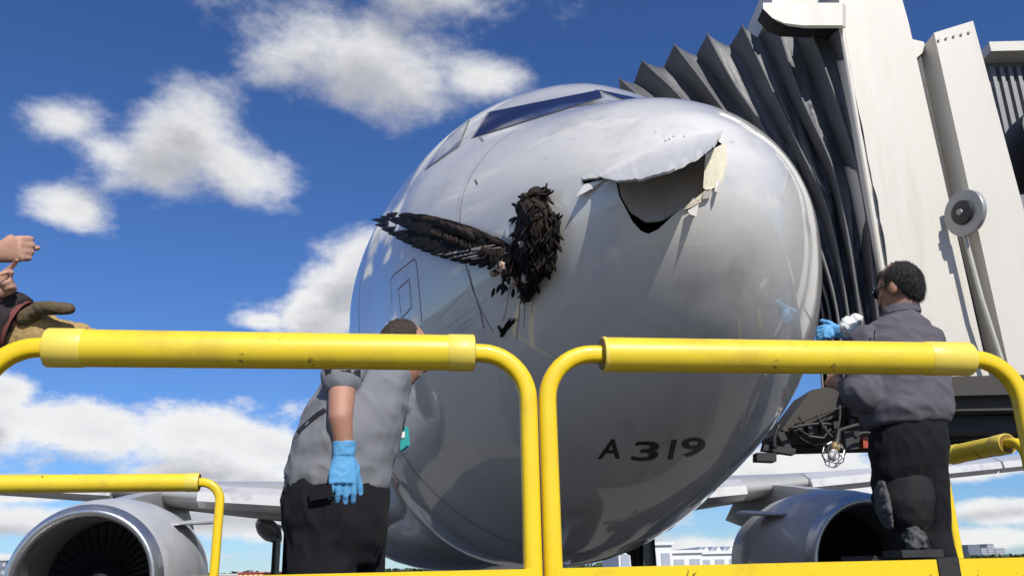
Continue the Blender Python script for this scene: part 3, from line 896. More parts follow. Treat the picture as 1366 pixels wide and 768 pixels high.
pf = empty('work_platform', 'dark raised work platform under the yellow guard rails', 'platform', (0, 3.6, 0))
bm = bmesh.new(); rot0 = Matrix.Rotation(RA, 3, 'Z')
add_box(bm, Vector((0, 4.4, DECK - .05)), (5.2, 4.05, .1), rot0); bm_obj('deck', bm, M['deck'], pf, bevel=.01, auto=40)  # unseen deck, lengthened under the nose to darken its underside
for x, y in ((-2.2, -1.2), (2.2, -1.2), (-2.2, 1.2), (2.2, 1.2)):
    c = Vector((0, 3.85, 0)) + rot0 @ Vector((x, y, 0)); bm = bmesh.new(); add_box(bm, c + Vector((0, 0, .48)), (.1, .1, .72), rot0); bm_obj('leg', bm, M['yellow'], pf)
    bm = bmesh.new(); add_lathe(bm, [(.03, -.04), (.11, -.04), (.13, -.02), (.13, .02), (.11, .04), (.03, .04)], c + Vector((0, 0, .13)), (1, 0, 0), 20, True); bm_obj('castor', bm, M['rubber'], pf, auto=40)
st = empty('step_box', 'low dark step box on the work platform under the kneeling man', 'step', (1.78, 3.9, DECK))
bm = bmesh.new(); add_box(bm, (1.80, 3.95, DECK + .126), (.7, .5, .25)); bm_obj('tread', bm, M['deck'], st, bevel=.012, auto=40)
bm = bmesh.new(); add_box(bm, (1.66, 4.12, DECK + .44), (.26, .34, .37)); bm_obj('kneeling_block', bm, M['black'], st, bevel=.02, auto=40)


# ------------------------------------------------------------------ people
def hand(o, w, f, pn, side, curl=(20, 25, 20), s=1.0, spread=.012, r=.0088, thumb=(.55, .75, .25), fold=None):
    """palm, four unequal bent fingers and a thumb, added to organic o; w wrist, f finger direction, pn out of the palm"""
    w, f = Vector(w), Vector(f).normalized(); side = Vector(side); side = (side - f * side.dot(f)).normalized()
    pn0 = f.cross(side); pn = pn0 if pn0.dot(Vector(pn)) > 0 else -pn0
    L = .088 * s
    o.loft([(w - f * .01 * s, side * .028 * s, pn * .020 * s), (w + f * .02 * s, side * .033 * s, pn * .019 * s), (w + f * .06 * s, side * .041 * s, pn * .0165 * s), (w + f * L, side * .040 * s, pn * .013 * s)], 16, 2.6)
    o.cap(w + f * .025 * s + side * .02 * s + pn * .008 * s, w + f * .045 * s + side * .038 * s + pn * .012 * s, .018 * s, .013 * s)
    for k, (ln, off) in enumerate(((.072, .030), (.081, .010), (.075, -.010), (.058, -.029))):
        c = curl if fold is None else fold[k]
        p = w + f * (L - .006 * s) + side * off * s; d = (f + side * (spread * (1.5 - k) * 4)).normalized(); rr = r * s * (1.0, 1.02, .98, .86)[k]
        pts = [p]; rad = [rr * 1.12]
        ax = d.cross(pn).normalized()
        for j, part in enumerate((.46, .30, .24)):
            d = (Matrix.Rotation(R(c[j]), 3, ax) @ d).normalized(); p = p + d * ln * part * s; pts.append(p); rad.append(rr * (1.0, .93, .8)[j])
        o.chain(pts, rad)
    d = (f * thumb[0] + side * thumb[1] + pn * thumb[2]).normalized(); p = w + f * .03 * s + side * .026 * s + pn * .006 * s
    p1 = p + d * .038 * s; d2 = (d + f * .35 + pn * .2).normalized(); p2 = p1 + d2 * .03 * s; p3 = p2 + (d2 + f * .25).normalized() * .024 * s
    o.chain([p, p1, p2, p3], [.0145 * s, .0115 * s, .0105 * s, .0085 * s])


def head(o, c, fd, upv, s=1.0):
    """skull, jaw, nose, brow, lips, ears; c is the centre of the skull"""
    c, fd, u = Vector(c), Vector(fd).normalized(), Vector(upv).normalized(); fd = (fd - u * fd.dot(u)).normalized(); l = u.cross(fd)
    o.ell(c + u * .02 * s, fd * .098 * s, l * .076 * s, u * .105 * s)
    o.loft([(c - u * .115 * s + fd * .055 * s, fd * .030 * s, l * .030 * s), (c - u * .075 * s + fd * .035 * s, fd * .058 * s, l * .055 * s), (c - u * .02 * s + fd * .025 * s, fd * .068 * s, l * .066 * s), (c + u * .03 * s + fd * .02 * s, fd * .072 * s, l * .070 * s)], 16, 2.2)
    o.cap(c + u * .012 * s + fd * .092 * s, c - u * .035 * s + fd * .113 * s, .009 * s, .014 * s)
    for q in (-1, 1):
        o.ell(c + u * .022 * s + fd * .087 * s + l * q * .03 * s, fd * .012 * s, l * .022 * s, u * .008 * s)
        o.ell(c - u * .012 * s - fd * .004 * s + l * q * .079 * s, fd * .019 * s, l * .008 * s, u * .032 * s)
        o.ell(c - u * .02 * s + fd * .07 * s + l * q * .042 * s, fd * .02 * s, l * .022 * s, u * .02 * s)
    o.ell(c - u * .062 * s + fd * .093 * s, fd * .010 * s, l * .024 * s, u * .006 * s)
    o.ell(c - u * .074 * s + fd * .091 * s, fd * .010 * s, l * .021 * s, u * .007 * s)
    return l, u, fd


def eyes(parent, c, l, u, fd, s=1.0):
    for q in (-1, 1):
        bm = bmesh.new(); p = c + u * .004 * s + fd * .088 * s + l * q * .031 * s
        add_lathe(bm, [(.001, -.011), (.008, -.008), (.011, 0), (.008, .008), (.001, .011)], p, fd, 14); bm_obj('eye', bm, M['phone'], parent, smooth=True)


def strands(hair, n, L, mt, seed):
    """short loose strands over the hair"""
    rg = random.Random(seed); me = hair.data; V = []; F = []; c0 = sum((v.co for v in me.vertices), Vector()) / len(me.vertices)
    for k in range(n):
        v = me.vertices[rg.randrange(len(me.vertices))]; nn = v.normal
        d = (Vector((0, 0, -1)) + nn * .55 + Vector((rg.uniform(-.5, .5), rg.uniform(-.5, .5), rg.uniform(-.2, .3)))).normalized() if nn.z < .8 else (nn * .35 + Vector((rg.uniform(-1, 1), rg.uniform(-1, 1), 0))).normalized()
        s_ = d.cross(nn).normalized() * .0011; p = v.co - nn * .001; e = p + d * L * rg.uniform(.5, 1.2)
        b = len(V); V += [p + s_, p - s_, p + nn * .0016, e]; F += [(b, b + 1, b + 3), (b + 1, b + 2, b + 3), (b + 2, b, b + 3)]
    o = mesh_obj('hair_strands', V, F, mt, hair, world=False); o['kind'] = 'stuff'; return o


# ---- the man in the slate shirt, kneeling with one leg, wiping the right side of the nose
YR = 3.9
rm = empty('person', 'man with short black hair and slate shirt reaching a blue glove to the nose', 'person', (1.78, 3.9, DECK + .25))
fd = Vector((-.52, .85, 0)).normalized(); lf = Vector((-fd.y, fd.x, 0)); Z = Vector((0, 0, 1))
hc = PT(1202, 385, YR); nk = PT(1203, 420, YR + .0); shL = PT(1152, 452, YR - .02); shR = PT(1243, 450, YR + .05); ch = PT(1205, 470, YR); ws = PT(1212, 556, YR); hp = PT(1212, 592, YR)
acr = (shR - shL).normalized()
hd = Vector((-.56, .82, -.10)).normalized()
body = Org()
l_, u_, f_ = head(body, hc, hd, Vector((-.05, .05, 1)), 1.06)
body.cap(hc - u_ * .07 - f_ * .01, nk - Z * .04, .058, .066)
bk = -Vector((-acr.y, acr.x, 0))
bk = Vector((acr.y, -acr.x, 0)).normalized()
body.loft([(hp - Z * .02, acr * .15, bk * .12), (ws, acr * .15, bk * .11), (ch - Z * .05, acr * .18, bk * .12), (shL.lerp(shR, .5) + Z * .03, acr * .13, bk * .07)], 20)
elL = PT(1150, 526, YR - .06); wrL = PT(1117, 512, YR + .17); haL = (wrL - elL).normalized()
elR = PT(1225, 520, YR + .42); wrR = PT(1136, 446, YR + .62)
body.chain([shL, elL, wrL], [.056, .044, .030]); body.chain([shR, elR, wrR], [.056, .044, .030])
hand(body, wrL + haL * .01, haL + Z * .1, (.3, .2, -1), (.1, .6, .6), (45, 55, 40))
hipL = PT(1194, 600, YR); hipR = PT(1231, 604, YR); knL = PT(1192, 664, YR + .38); anL = PT(1203, 664, YR - .02)
knR = PT(1232, 668, YR + .06); knR.z = 1.62; anR = Vector((knR.x + .0, YR - .02, DECK + .33))
body.chain([hipL, knL, anL], [.085, .06, .042]); body.chain([hipR, knR, anR], [.085, .06, .042])
body.cap(anR, anR + fd * .12 - Z * .04, .04, .03); body.cap(anL, anL - Z * .10, .04, .03)
b_ = body.build('body', M['skin2'], rm, .0075, 3)
eyes(b_, hc, l_, u_, f_)
hr = Org()
hr.ell(hc + u_ * .030 - f_ * .010, f_ * .099, l_ * .082, u_ * .096, 22, 14); hr.ell(hc + u_ * .002 - f_ * .048, f_ * .058, l_ * .072, u_ * .075); hr.ell(hc + u_ * .075 + f_ * .05, f_ * .048, l_ * .058, u_ * .033)
hr.ell(hc - u_ * .045 - f_ * .064, f_ * .028, l_ * .050, u_ * .038)
strands(hr.build('hair', M['hair'], rm, .005, 3, .0028, 70, (1, 1, .45), 3), 5000, .020, M['hair'], 1)
for q in (-1, 1):                           # spectacles
    bm = bmesh.new(); add_tube(bm, [hc + u_ * .012 + l_ * q * .085 - f_ * .005, hc + u_ * .010 + l_ * q * .082 + f_ * .09], .0035, 6); bm_obj('spectacle_arm', bm, M['black'], rm)
    bm = bmesh.new(); add_lathe(bm, [(.001, 0), (.024, .001), (.025, .004), (.001, .005)], hc + u_ * .004 + l_ * q * .036 + f_ * .108, f_, 16); bm_obj('spectacle_lens', bm, M['glass'], rm, smooth=True)
s_ = Org()
s_.loft([(PT(1210, 566, YR), acr * .185, bk * .14), (PT(1209, 548, YR), acr * .205, bk * .165), (PT(1207, 518, YR), acr * .198, bk * .155), (PT(1203, 482, YR), acr * .192, bk * .14), (PT(1199, 454, YR), acr * .182, bk * .12), (PT(1198, 434, YR), acr * .140, bk * .092), (PT(1200, 420, YR), acr * .080, bk * .072)], 26, 2.2)
s_.cap(shL - Z * .012 + acr * .012, elL, .072, .078); s_.cap(shR - Z * .015 - acr * .012, shR.lerp(elR, .95), .066, .066)
s_.cap(shL.lerp(shR, .12), shL.lerp(shR, .5) + Z * .045, .062, .062); s_.cap(shL.lerp(shR, .5) + Z * .045, shL.lerp(shR, .88), .062, .062)
s_.cap(elL, elL.lerp(wrL, .45), .078, .058); s_.cap(elR, elR.lerp(wrR, .75), .066, .052)
s_.cap(elL + Z * .01, PT(1180, 530, YR - .02), .085, .08)
s_.build('shirt', M['shirt2'], rm, .0085, 7, .011, 6, (1, 1, 1.6), 1)
cl = Org(); cl.loft([(PT(1202, 420, YR), acr * .088, bk * .078), (PT(1203, 408, YR), acr * .075, bk * .070)], 24); cl.build('collar', M['shirt2'], rm, .006, 2, .003, 20)
bm = bmesh.new(); add_tube(bm, [PT(1167, 440, YR - .13), PT(1165, 470, YR - .165)], .003, 6); bm_obj('shirt_seam', bm, M['trim'], rm)
t_ = Org()
t_.loft([(PT(1212, 650, YR), acr * .125, bk * .10), (PT(1212, 622, YR), acr * .155, bk * .13), (PT(1212, 598, YR), acr * .164, bk * .142), (PT(1212, 575, YR), acr * .160, bk * .138), (PT(1212, 552, YR), acr * .150, bk * .122)], 24, 2.3)
t_.chain([hipL, knL], [.100, .088]); t_.cap(knL, knL.lerp(anL, .55), .092, .085)
t_.chain([hipR, knR, anR + Z * .02], [.100, .084, .072]); t_.cap(PT(1212, 610, YR), PT(1212, 650, YR), .10, .08)
t_.build('trousers', M['trous'], rm, .0085, 3, .010, 8, (1, 1, .7), 2)
bm = bmesh.new(); add_tube(bm, [PT(1212, 562, YR), PT(1212, 553, YR)], [.160, .160], 30, 2.4, upv=acr, flat=.82, cap=False); bm_obj('belt', bm, M['black'], rm, smooth=True)
# raised lower leg: its boot points at the viewer, pale edge on the left, scuffed toe cap below
bo = Org(); bc = PT(1206, 668, YR - .02); rx = Vector((1, 0, 0))
bo.loft([(PT(1208, 628, YR + .06), rx * .075, Vector((0, .10, 0))), (PT(1206, 640, YR - .0), rx * .105, Vector((0, .13, 0))), (PT(1207, 668, YR - .02), rx * .112, Vector((0, .13, 0))), (PT(1210, 694, YR - .02), rx * .092, Vector((0, .11, 0))), (PT(1216, 712, YR - .01), rx * .055, Vector((0, .08, 0)))], 22, 2.1)
bo.cap(PT(1216, 705, YR - .04), PT(1224, 732, YR - .02), .06, .05)
boot = bo.build('boot', M['boot'], rm, .008, 6, .006, 9)
so_ = Org(); so_.loft([(PT(1174, 642, YR - .06), rx * .006, Vector((0, .04, 0))), (PT(1176, 660, YR - .07), rx * .019, Vector((0, .06, 0))), (PT(1179, 682, YR - .07), rx * .020, Vector((0, .06, 0))), (PT(1186, 704, YR - .06), rx * .005, Vector((0, .04, 0)))], 16, 2.0); so_.build('boot_sole', M['sole'], boot, .005, 3, .005, 26)
so_ = Org(); so_.loft([(PT(1219, 702, YR - .08), rx * .020, Vector((0, .03, 0))), (PT(1220, 716, YR - .09), rx * .038, Vector((0, .04, 0))), (PT(1223, 730, YR - .085), rx * .036, Vector((0, .04, 0)))], 16, 2.6)
so_.build('toe_cap', M['sole'], boot, .005, 2, .014, 22)
bm = bmesh.new(); add_box(bm, PT(1217, 738, YR - .06), (.17, .2, .03)); bm_obj('boot_strap', bm, M['black'], boot, bevel=.008)
so2 = Org(); so2.cap(anR + Vector((0, 0, -.01)), anR + fd * .17 - Z * .045, .055, .045); so2.build('shoe', M['boot'], rm, .008, 3)
gv = Org(); gp = PT(1118, 441, YR + .70); hand(gv, gp + Vector((.02, -.01, -.005)), (-1, .35, .05), (0, .6, -.6), (.2, .2, .9), (30, 45, 35), 1.1, r=.0115)
gv.cap(wrR, gp, .036, .034); gv.build('blue_glove', M['nitrile'], rm, .0045, 2, .003, 26)
gv = Org(); gp = PT(1141, 513, YR + .1); gv.loft([(elL.lerp(wrL, .62), Vector((0, .03, .04)), Vector((.02, .03, 0))), (wrL, Vector((0, .028, .032)), Vector((.012, .026, 0)))], 14)
gv.build('white_cuff', M['rag'], rm, .005, 2, .004, 30)
rg = Org(); rg.ell(PT(1133, 436, YR + .3), Vector((.035, 0, .02)), Vector((0, .03, 0)), Vector((-.02, 0, .045))); rg.ell(PT(1140, 428, YR + .3), Vector((.03, 0, .02)), Vector((0, .03, 0)), Vector((-.01, 0, .02)))
tag(rg.build('rag', M['rag'], None, .006, 2, .012, 26), 'white rag held beside the shoulder of the man in slate shirt', 'rag')

# ---- the stooping man at the left, a blue glove on the hanging hand
YL = 3.4
lm = empty('person', 'stooping man in grey shirt and black trousers, one blue gloved hand hanging', 'person', (-.68, 3.4, DECK))
fd = Vector((.94, .34, 0)).normalized(); rg_ = Vector((fd.y, -fd.x, 0))
hc = PT(536, 469, YL + .08); upv = Vector((.30, .05, .95)).normalized(); hd = Vector((.9, .3, -.28))
body = Org(); l_, u_, f_ = head(body, hc, hd, upv, 1.04)
nk = PT(508, 492, YL + .05); body.cap(hc - u_ * .06 - f_ * .02, nk, .06, .075)
sh = PT(492, 505, YL + .05); shN = PT(458, 492, YL - .16); shF = PT(523, 497, YL + .24)
hp = PT(446, 655, YL); kN = PT(432, 768, YL - .08); kF = PT(470, 768, YL + .14); kN.z = 1.34; kF.z = 1.34
aN = Vector((kN.x - .02, YL - .1, DECK + .09)); aF = Vector((kF.x + .08, YL + .16, DECK + .09))
lat = rg_
body.loft([(hp - Z * .05, fd * .12, lat * .15), (PT(452, 610, YL), fd * .14, lat * .15), (PT(475, 550, YL), fd * .14, lat * .17), (PT(495, 500, YL + .04), fd * .09, lat * .14)], 20)
elN = PT(454, 556, YL - .24); wrN = PT(459, 600, YL - .22); elF = PT(500, 560, YL + .34); wrF = PT(486, 612, YL + .40)
body.chain([shN, elN, wrN], [.057, .046, .033]); body.chain([shF, elF, wrF], [.055, .044, .03])
body.chain([hp + lat * .09, kN, aN], [.09, .06, .045]); body.chain([hp - lat * .09, kF, aF], [.09, .06, .045])
body.cap(aN, aN + fd * .13 - Z * .05, .04, .03); body.cap(aF, aF + fd * .13 - Z * .05, .04, .03)
hand(body, wrF, (wrF - elF), (-.3, -.9, 0), (1, 0, 0), (12, 20, 15))
b_ = body.build('body', M['skin'], lm, .0075, 3); eyes(b_, hc, l_, u_, f_, 1.04)
hr = Org(); hr.ell(hc + u_ * .035 - f_ * .02, f_ * .088, l_ * .083, u_ * .098, 22, 14); hr.ell(hc - f_ * .055, f_ * .055, l_ * .074, u_ * .085)
strands(hr.build('hair', M['hair2'], lm, .006, 2, .003, 55, (1, 1, .5), 3), 4000, .014, M['hair2'], 2)
s_ = Org()
s_.loft([(PT(449, 655, YL), fd * .196, lat * .20), (PT(453, 625, YL), fd * .198, lat * .215), (PT(464, 585, YL), fd * .20, lat * .22), (PT(476, 545, YL + .02), fd * .19, lat * .22), (PT(490, 508, YL + .04), fd * .165, lat * .20), (PT(500, 488, YL + .05), fd * .12, lat * .15), (PT(510, 474, YL + .06), fd * .08, lat * .08)], 26, 2.2)
s_.cap(shN + Vector((.02, .04, .02)), shN.lerp(elN, .18), .085, .078); s_.cap(shF, shF.lerp(elF, .5), .08, .075); s_.cap(shN.lerp(shF, .15), shN.lerp(shF, .85), .085)
shm = s_.build('shirt', M['shirt'], lm, .0085, 5, .010, 5.5, (1, 1, 1.3), 5)
SB = BVHTree.FromPolygons([Matrix.Translation(lm.location) @ v.co for v in shm.data.vertices], [list(p.vertices) for p in shm.data.polygons])
V = []; F = []; tp_ = [(392, 583), (402, 571), (413, 561), (424, 552), (434, 546)]
for i in range(25):
    x, y = sample(tp_, i / 24); nrm = Vector((.6, .8))
    for q in (-1, 1):
        d = ray(x + nrm.x * 3 * q, y + nrm.y * 3 * q).normalized(); l = SB.ray_cast(EYE, d)[0]
        if l is None: l = SB.find_nearest(EYE + d * 3.5)[0]
        V.append(l - d * .004)
    if i: F.append((2 * i - 2, 2 * i - 1, 2 * i + 1, 2 * i))
solid('shirt_piping', V, F, .003, M['trim'], lm)
bm = bmesh.new(); add_tube(bm, [shN.lerp(elN, .14), shN.lerp(elN, .30)], [.083, .078], 20, cap=False); bm_obj('sleeve_trim', bm, M['trim'], lm, smooth=True)
t_ = Org()
t_.loft([(PT(450, 752, YL), fd * .13, lat * .15), (PT(448, 725, YL), fd * .168, lat * .19), (PT(446, 700, YL), fd * .188, lat * .205), (PT(448, 672, YL), fd * .192, lat * .205), (PT(448, 643, YL), fd * .186, lat * .195)], 26, 2.4)
t_.chain([PT(434, 690, YL - .08), kN, aN + Z * .03], [.125, .11, .10]); t_.chain([PT(470, 690, YL + .1), kF, aF + Z * .03], [.13, .11, .095])
t_.build('trousers', M['trous'], lm, .0085, 6, .013, 7, (1, 1, .7), 6)
bm = bmesh.new(); add_prism(bm, [PT(412, 651, YL - .245), PT(442, 645, YL - .25), PT(443, 662, YL - .25), PT(413, 668, YL - .245)], (0, .04, 0)); bm_obj('pocket_flap', bm, M['trous'], lm, bevel=.004)
for a, f0 in ((aN, 0), (aF, 0)):
    so2 = Org(); so2.cap(a - Z * .02 - fd * .03, a + fd * .19 - Z * .045, .055, .045); so2.build('shoe', M['boot'], lm, .008, 3)
gv = Org(); dn = (PT(457, 650, YL - .22) - wrN).normalized()
gv.loft([(wrN - dn * .03, fd * .043, lat * .040), (wrN + dn * .02, fd * .040, lat * .030)], 16)
hand(gv, wrN + dn * .01, dn, -fd * .2 - lat * .4 + Vector((-.6, .4, 0)), fd * .95, (12, 18, 14), 1.26, spread=.014, r=.0088, thumb=(.85, .4, .2))
gv.build('blue_glove', M['nitrile'], lm, .0035, 2, .0014, 26)
bm = bmesh.new(); add_tube(bm, [PT(525, 497, YL - .03), PT(532, 540, YL - .02), PT(538, 572, YL)], .006, 6, flat=2); lan = bm_obj('lanyard', bm, M['trim'], lm)
bm = bmesh.new(); add_prism(bm, [PT(533, 571, YL), PT(541, 569, YL), PT(543, 594, YL), PT(534, 601, YL)], (.01, .012, 0)); bm_obj('badge', bm, M['teal'], lan, bevel=.003)
bm = bmesh.new(); add_prism(bm, [PT(535, 576, YL - .004), PT(540, 575, YL - .004), PT(540, 583, YL - .004), PT(535, 584, YL - .004)], (0, .003, 0)); bm_obj('badge_card', bm, M['rag'], lan)

# ---- two people beyond the left edge of the picture, only their hands reach into it
def bystander(loc, label, fdir, skin):
    root = empty('person', label, 'person', loc); f = Vector(fdir).normalized(); l = Vector((-f.y, f.x, 0)); b = Org(); c = Vector(loc)
    h = c + Z * 1.62; l_, u_, f_ = head(b, h, f, Z)
    b.cap(h - Z * .07 - f * .01, c + Z * 1.44, .056, .066)
    b.loft([(c + Z * .88, l * .15, f * .11), (c + Z * 1.02, l * .14, f * .10), (c + Z * 1.28, l * .17, f * .11), (c + Z * 1.45, l * .12, f * .07)], 20)
    for q in (-1, 1):
        b.chain([c + l * q * .1 + Z * .88, c + l * q * .11 + Z * .47 + f * .02, c + l * q * .11 + Z * .09], [.085, .06, .044]); b.cap(c + l * q * .11 + Z * .06, c + l * q * .12 + f * .14 + Z * .035, .04, .03)
    return root, b, h, l, f, l_, u_, f_


def dress(root, b, c, h, l, f, l_, u_, f_, skin, cloth, arms, sleeve):
    c = Vector(c)
    bb = b.build('body', M[skin], root, .006, 3); eyes(bb, h, l_, u_, f_)
    hr = Org(); hr.ell(h + Z * .034 - f * .014, f * .098, l * .087, Z * .098, 22, 14); hr.ell(h - f * .05, f * .06, l * .076, Z * .085); hr.build('hair', M['hair2'], root, .007, 2, .005, 55)
    s = Org(); s.loft([(c + Z * .80, l * .20, f * .15), (c + Z * 1.05, l * .195, f * .15), (c + Z * 1.3, l * .205, f * .15), (c + Z * 1.45, l * .15, f * .10), (c + Z * 1.5, l * .08, f * .08)], 24)
    for a in arms:
        s.cap(a[0], a[1], .082, .07)
        s.cap(a[1], Vector(a[1]).lerp(Vector(a[2]), sleeve), .07, .058)
    s.build('jacket', M[cloth], root, .009, 3, .01, 7)
    t = Org(); t.loft([(c + Z * .76, l * .19, f * .15), (c + Z * .98, l * .175, f * .135)], 24)
    for q in (-1, 1):
        t.chain([c + l * q * .1 + Z * .85, c + l * q * .11 + Z * .47 + f * .02, c + l * q * .11 + Z * .1], [.115, .092, .08])
        o2 = Org(); o2.cap(c + l * q * .11 + Z * .06 - f * .03, c + l * q * .12 + f * .19 + Z * .045, .055, .045); o2.build('shoe', M['boot'], root, .009, 3)
    t.build('trousers', M['trous'], root, .009, 3, .01, 7)


# bare hands holding a phone
ca = Vector((-2.16, 2.86, DECK)); fa = Vector((.8, .6, 0))
root, b, h, l, f, l_, u_, f_ = bystander(ca, 'person at the left edge with bare hands raised holding a phone', fa, 'skin3')
wr1 = PT(-10, 338, 2.52); el1 = Vector((-2.06, 2.64, 2.20)); s1 = ca - l * .19 + Z * 1.42
b.chain([s1, el1, wr1], [.054, .043, .031])
d1 = (PT(50, 330, 2.50) - wr1).normalized()
hand(b, wr1 + d1 * .01, d1 + Z * .05, (.1, .9, -.15), (0, -.25, 1), (0, 0, 0), 1.05, fold=((62, 88, 60), (66, 85, 55), (72, 85, 50), (76, 80, 50)), thumb=(.55, -.25, .9), r=.0090)
wr2 = PT(-16, 392, 2.44); el2 = Vector((-2.0, 3.06, 2.05)); s2 = ca + l * .19 + Z * 1.42
b.chain([s2, el2, wr2], [.054, .043, .029])
d2 = (PT(26, 366, 2.42) - wr2).normalized()
hand(b, wr2, d2, (.2, -.6, .4), (-.5, -.2, .7), (0, 0, 0), .95, fold=((8, 18, 10), (38, 55, 40), (62, 80, 50), (70, 80, 50)), thumb=(.6, .3, .7))
dress(root, b, ca, h, l, f, l_, u_, f_, 'skin3', 'shirt2', [(s1, el1, wr1), (s2, el2, wr2)], .55)
bm = bmesh.new(); pc = PT(-30, 352, 2.58); rotp = Matrix.Rotation(R(-20), 3, 'Z'); add_box(bm, pc, (.16, .009, .078), rotp)
ph = bm_obj('phone', bm, M['phone'], None, bevel=.003, auto=40); tag(ph, 'black phone held by the bare hands at the left edge', 'phone')

# leather fire glove on the rail
cb_ = Vector((-2.02, 2.40, DECK)); fb = Vector((.9, .25, 0))
root, b, h, l, f, l_, u_, f_ = bystander(cb_ + Vector((-.12, -.02, -.0)), 'person at the left edge in dark sleeve, tan leather work glove resting behind the rail', fb, 'skin2')
cb_ = cb_ + Vector((-.12, -.02, 0))
s2 = cb_ - l * .19 + Z * 1.40; s3 = cb_ + l * .19 + Z * 1.40
wrg = PT(22, 432, 2.50); elg = PT(-120, 408, 2.42); wrh = cb_ + l * .24 + Z * .78 + f * .12; elh = cb_ + l * .26 + Z * 1.12
b.chain([s2, elg, wrg], [.054, .042, .022]); b.chain([s3, elh, wrh], [.054, .043, .03])
hand(b, wrh, (.1, 0, -1), l * -1, f, (15, 20, 15))
dress(root, b, cb_, h, l, f, l_, u_, f_, 'skin2', 'turnout', [(s2, elg, wrg), (s3, elh, wrh)], .68)
gd = (PT(110, 458, 2.52) - PT(18, 436, 2.50)).normalized()
gv = Org(); g0 = PT(18, 438, 2.52)
gv.loft([(g0 - gd * .02, Vector((.012, 0, .072)), Vector((0, .035, 0))), (g0 + gd * .05, Vector((.012, 0, .066)), Vector((0, .033, 0))), (g0 + gd * .11, Vector((.01, 0, .062)), Vector((0, .028, 0)))], 18, 2.4)
hand(gv, g0 + gd * .04, gd, (0, .8, -.6), (.2, -.2, 1), (12, 22, 20), 1.28, spread=.004, r=.0125, thumb=(.5, .1, .0))
gl = gv.build('leather_glove', M['leather'], root, .005, 2, .004, 22)
th_ = Org(); th_.chain([PT(34, 424, 2.49), PT(52, 411, 2.475), PT(74, 411, 2.46), PT(92, 412, 2.46)], [.026, .020, .019, .0165]); th_.build('glove_thumb', M['leather2'], gl, .004, 2, .003, 30)
bm = bmesh.new(); add_tube(bm, [PT(17, 433, 2.50), PT(26, 436, 2.50)], [.086, .080], 24, cap=False, flat=.62, upv=Vector((.35, 0, 1))); bm_obj('glove_cuff', bm, M['maroon'], gl, smooth=True)
sl = Org(); sl.loft([(PT(-70, 418, 2.46), Vector((.02, 0, .10)), Vector((0, .07, 0))), (PT(-10, 426, 2.49), Vector((.03, 0, .095)), Vector((0, .062, 0))), (PT(20, 434, 2.50), Vector((.03, 0, .082)), Vector((0, .052, 0)))], 20); sl.build('sleeve', M['turnout'], root, .006, 2, .008, 12)

# ------------------------------------------------------------------ dead bird on the nose
bird = empty('dead_bird', 'dead black bird of prey stuck to the nose, one wing spread left', 'bird', hit(712, 330)[0])


def on_nose(px, py, off=.02): return cast_off(px, py, off)


bb = Org()
for a, b, r0, r1 in (((718, 350, .05), (722, 300, .06), .088, .098), ((722, 300, .06), (710, 276, .05), .098, .078), ((706, 280, .05), (716, 262, .05), .07, .05), ((716, 262, .05), (727, 258, .05), .045, .022), ((700, 300, .05), (706, 332, .05), .06, .07),
                     ((733, 296, .05), (726, 350, .05), .055, .065), ((716, 352, .05), (703, 394, .03), .07, .03), ((694, 348, .05), (712, 335, .06), .055, .075), ((690, 346, .05), (655, 338, .05), .055, .04), ((655, 338, .05), (610, 322, .06), .036, .024), ((610, 322, .06), (575, 310, .07), .022, .010), ((668, 348, .05), (690, 360, .05), .055, .055), ((690, 362, .04), (700, 384, .03), .04, .022)):
    bb.cap(on_nose(*a), on_nose(*b), r0 * .80, r1 * .80)
bo_ = bb.build('body', M['feather2'], bird, .008, 2, .016, 16, (1, 1, .6), 4)
BB = BVHTree.FromPolygons([Matrix.Translation(bird.location) @ v.co for v in bo_.data.vertices], [list(p.vertices) for p in bo_.data.polygons])


def feather(name, a, b, w, mt, parent, side_hint, camber=.1, n=9, split=True):
    """a vane with a raised shaft: two curved half blades meeting at the quill"""
    a, b = Vector(a), Vector(b); ax = b - a; L = ax.length; ax.normalize()
    sd_ = Vector(side_hint); sd_ = (sd_ - ax * sd_.dot(ax)).normalized(); nn = ax.cross(sd_)
    V = []; F = []
    for i in range(n + 1):
        t = i / n; ww = w * min(1, .4 + t * 2.2) * (1 - max(0, (t - .62) / .38) ** 2.4 * .9)
        c = a + ax * L * t + nn * (camber * L * (t * t) * .6)
        jl = 1 + (.10 * noise.noise(Vector((t * 14, L * 77, 1))) if split else 0); jr = 1 + (.10 * noise.noise(Vector((t * 14, L * 77, 9))) if split else 0)
        V += [c + sd_ * ww * .5 * jl - nn * .006, c + nn * .004, c - sd_ * ww * .38 * jr - nn * .006, c - nn * .004]
    for i in range(n):
        for k in range(4): F.append((i * 4 + k, i * 4 + (k + 1) % 4, i * 4 + 4 + (k + 1) % 4, i * 4 + 4 + k))
    F.append((0, 3, 2, 1)); F.append((n * 4, n * 4 + 1, n * 4 + 2, n * 4 + 3))
    return mesh_obj(name, V, F, mt, parent, smooth=True)


sky_up = up
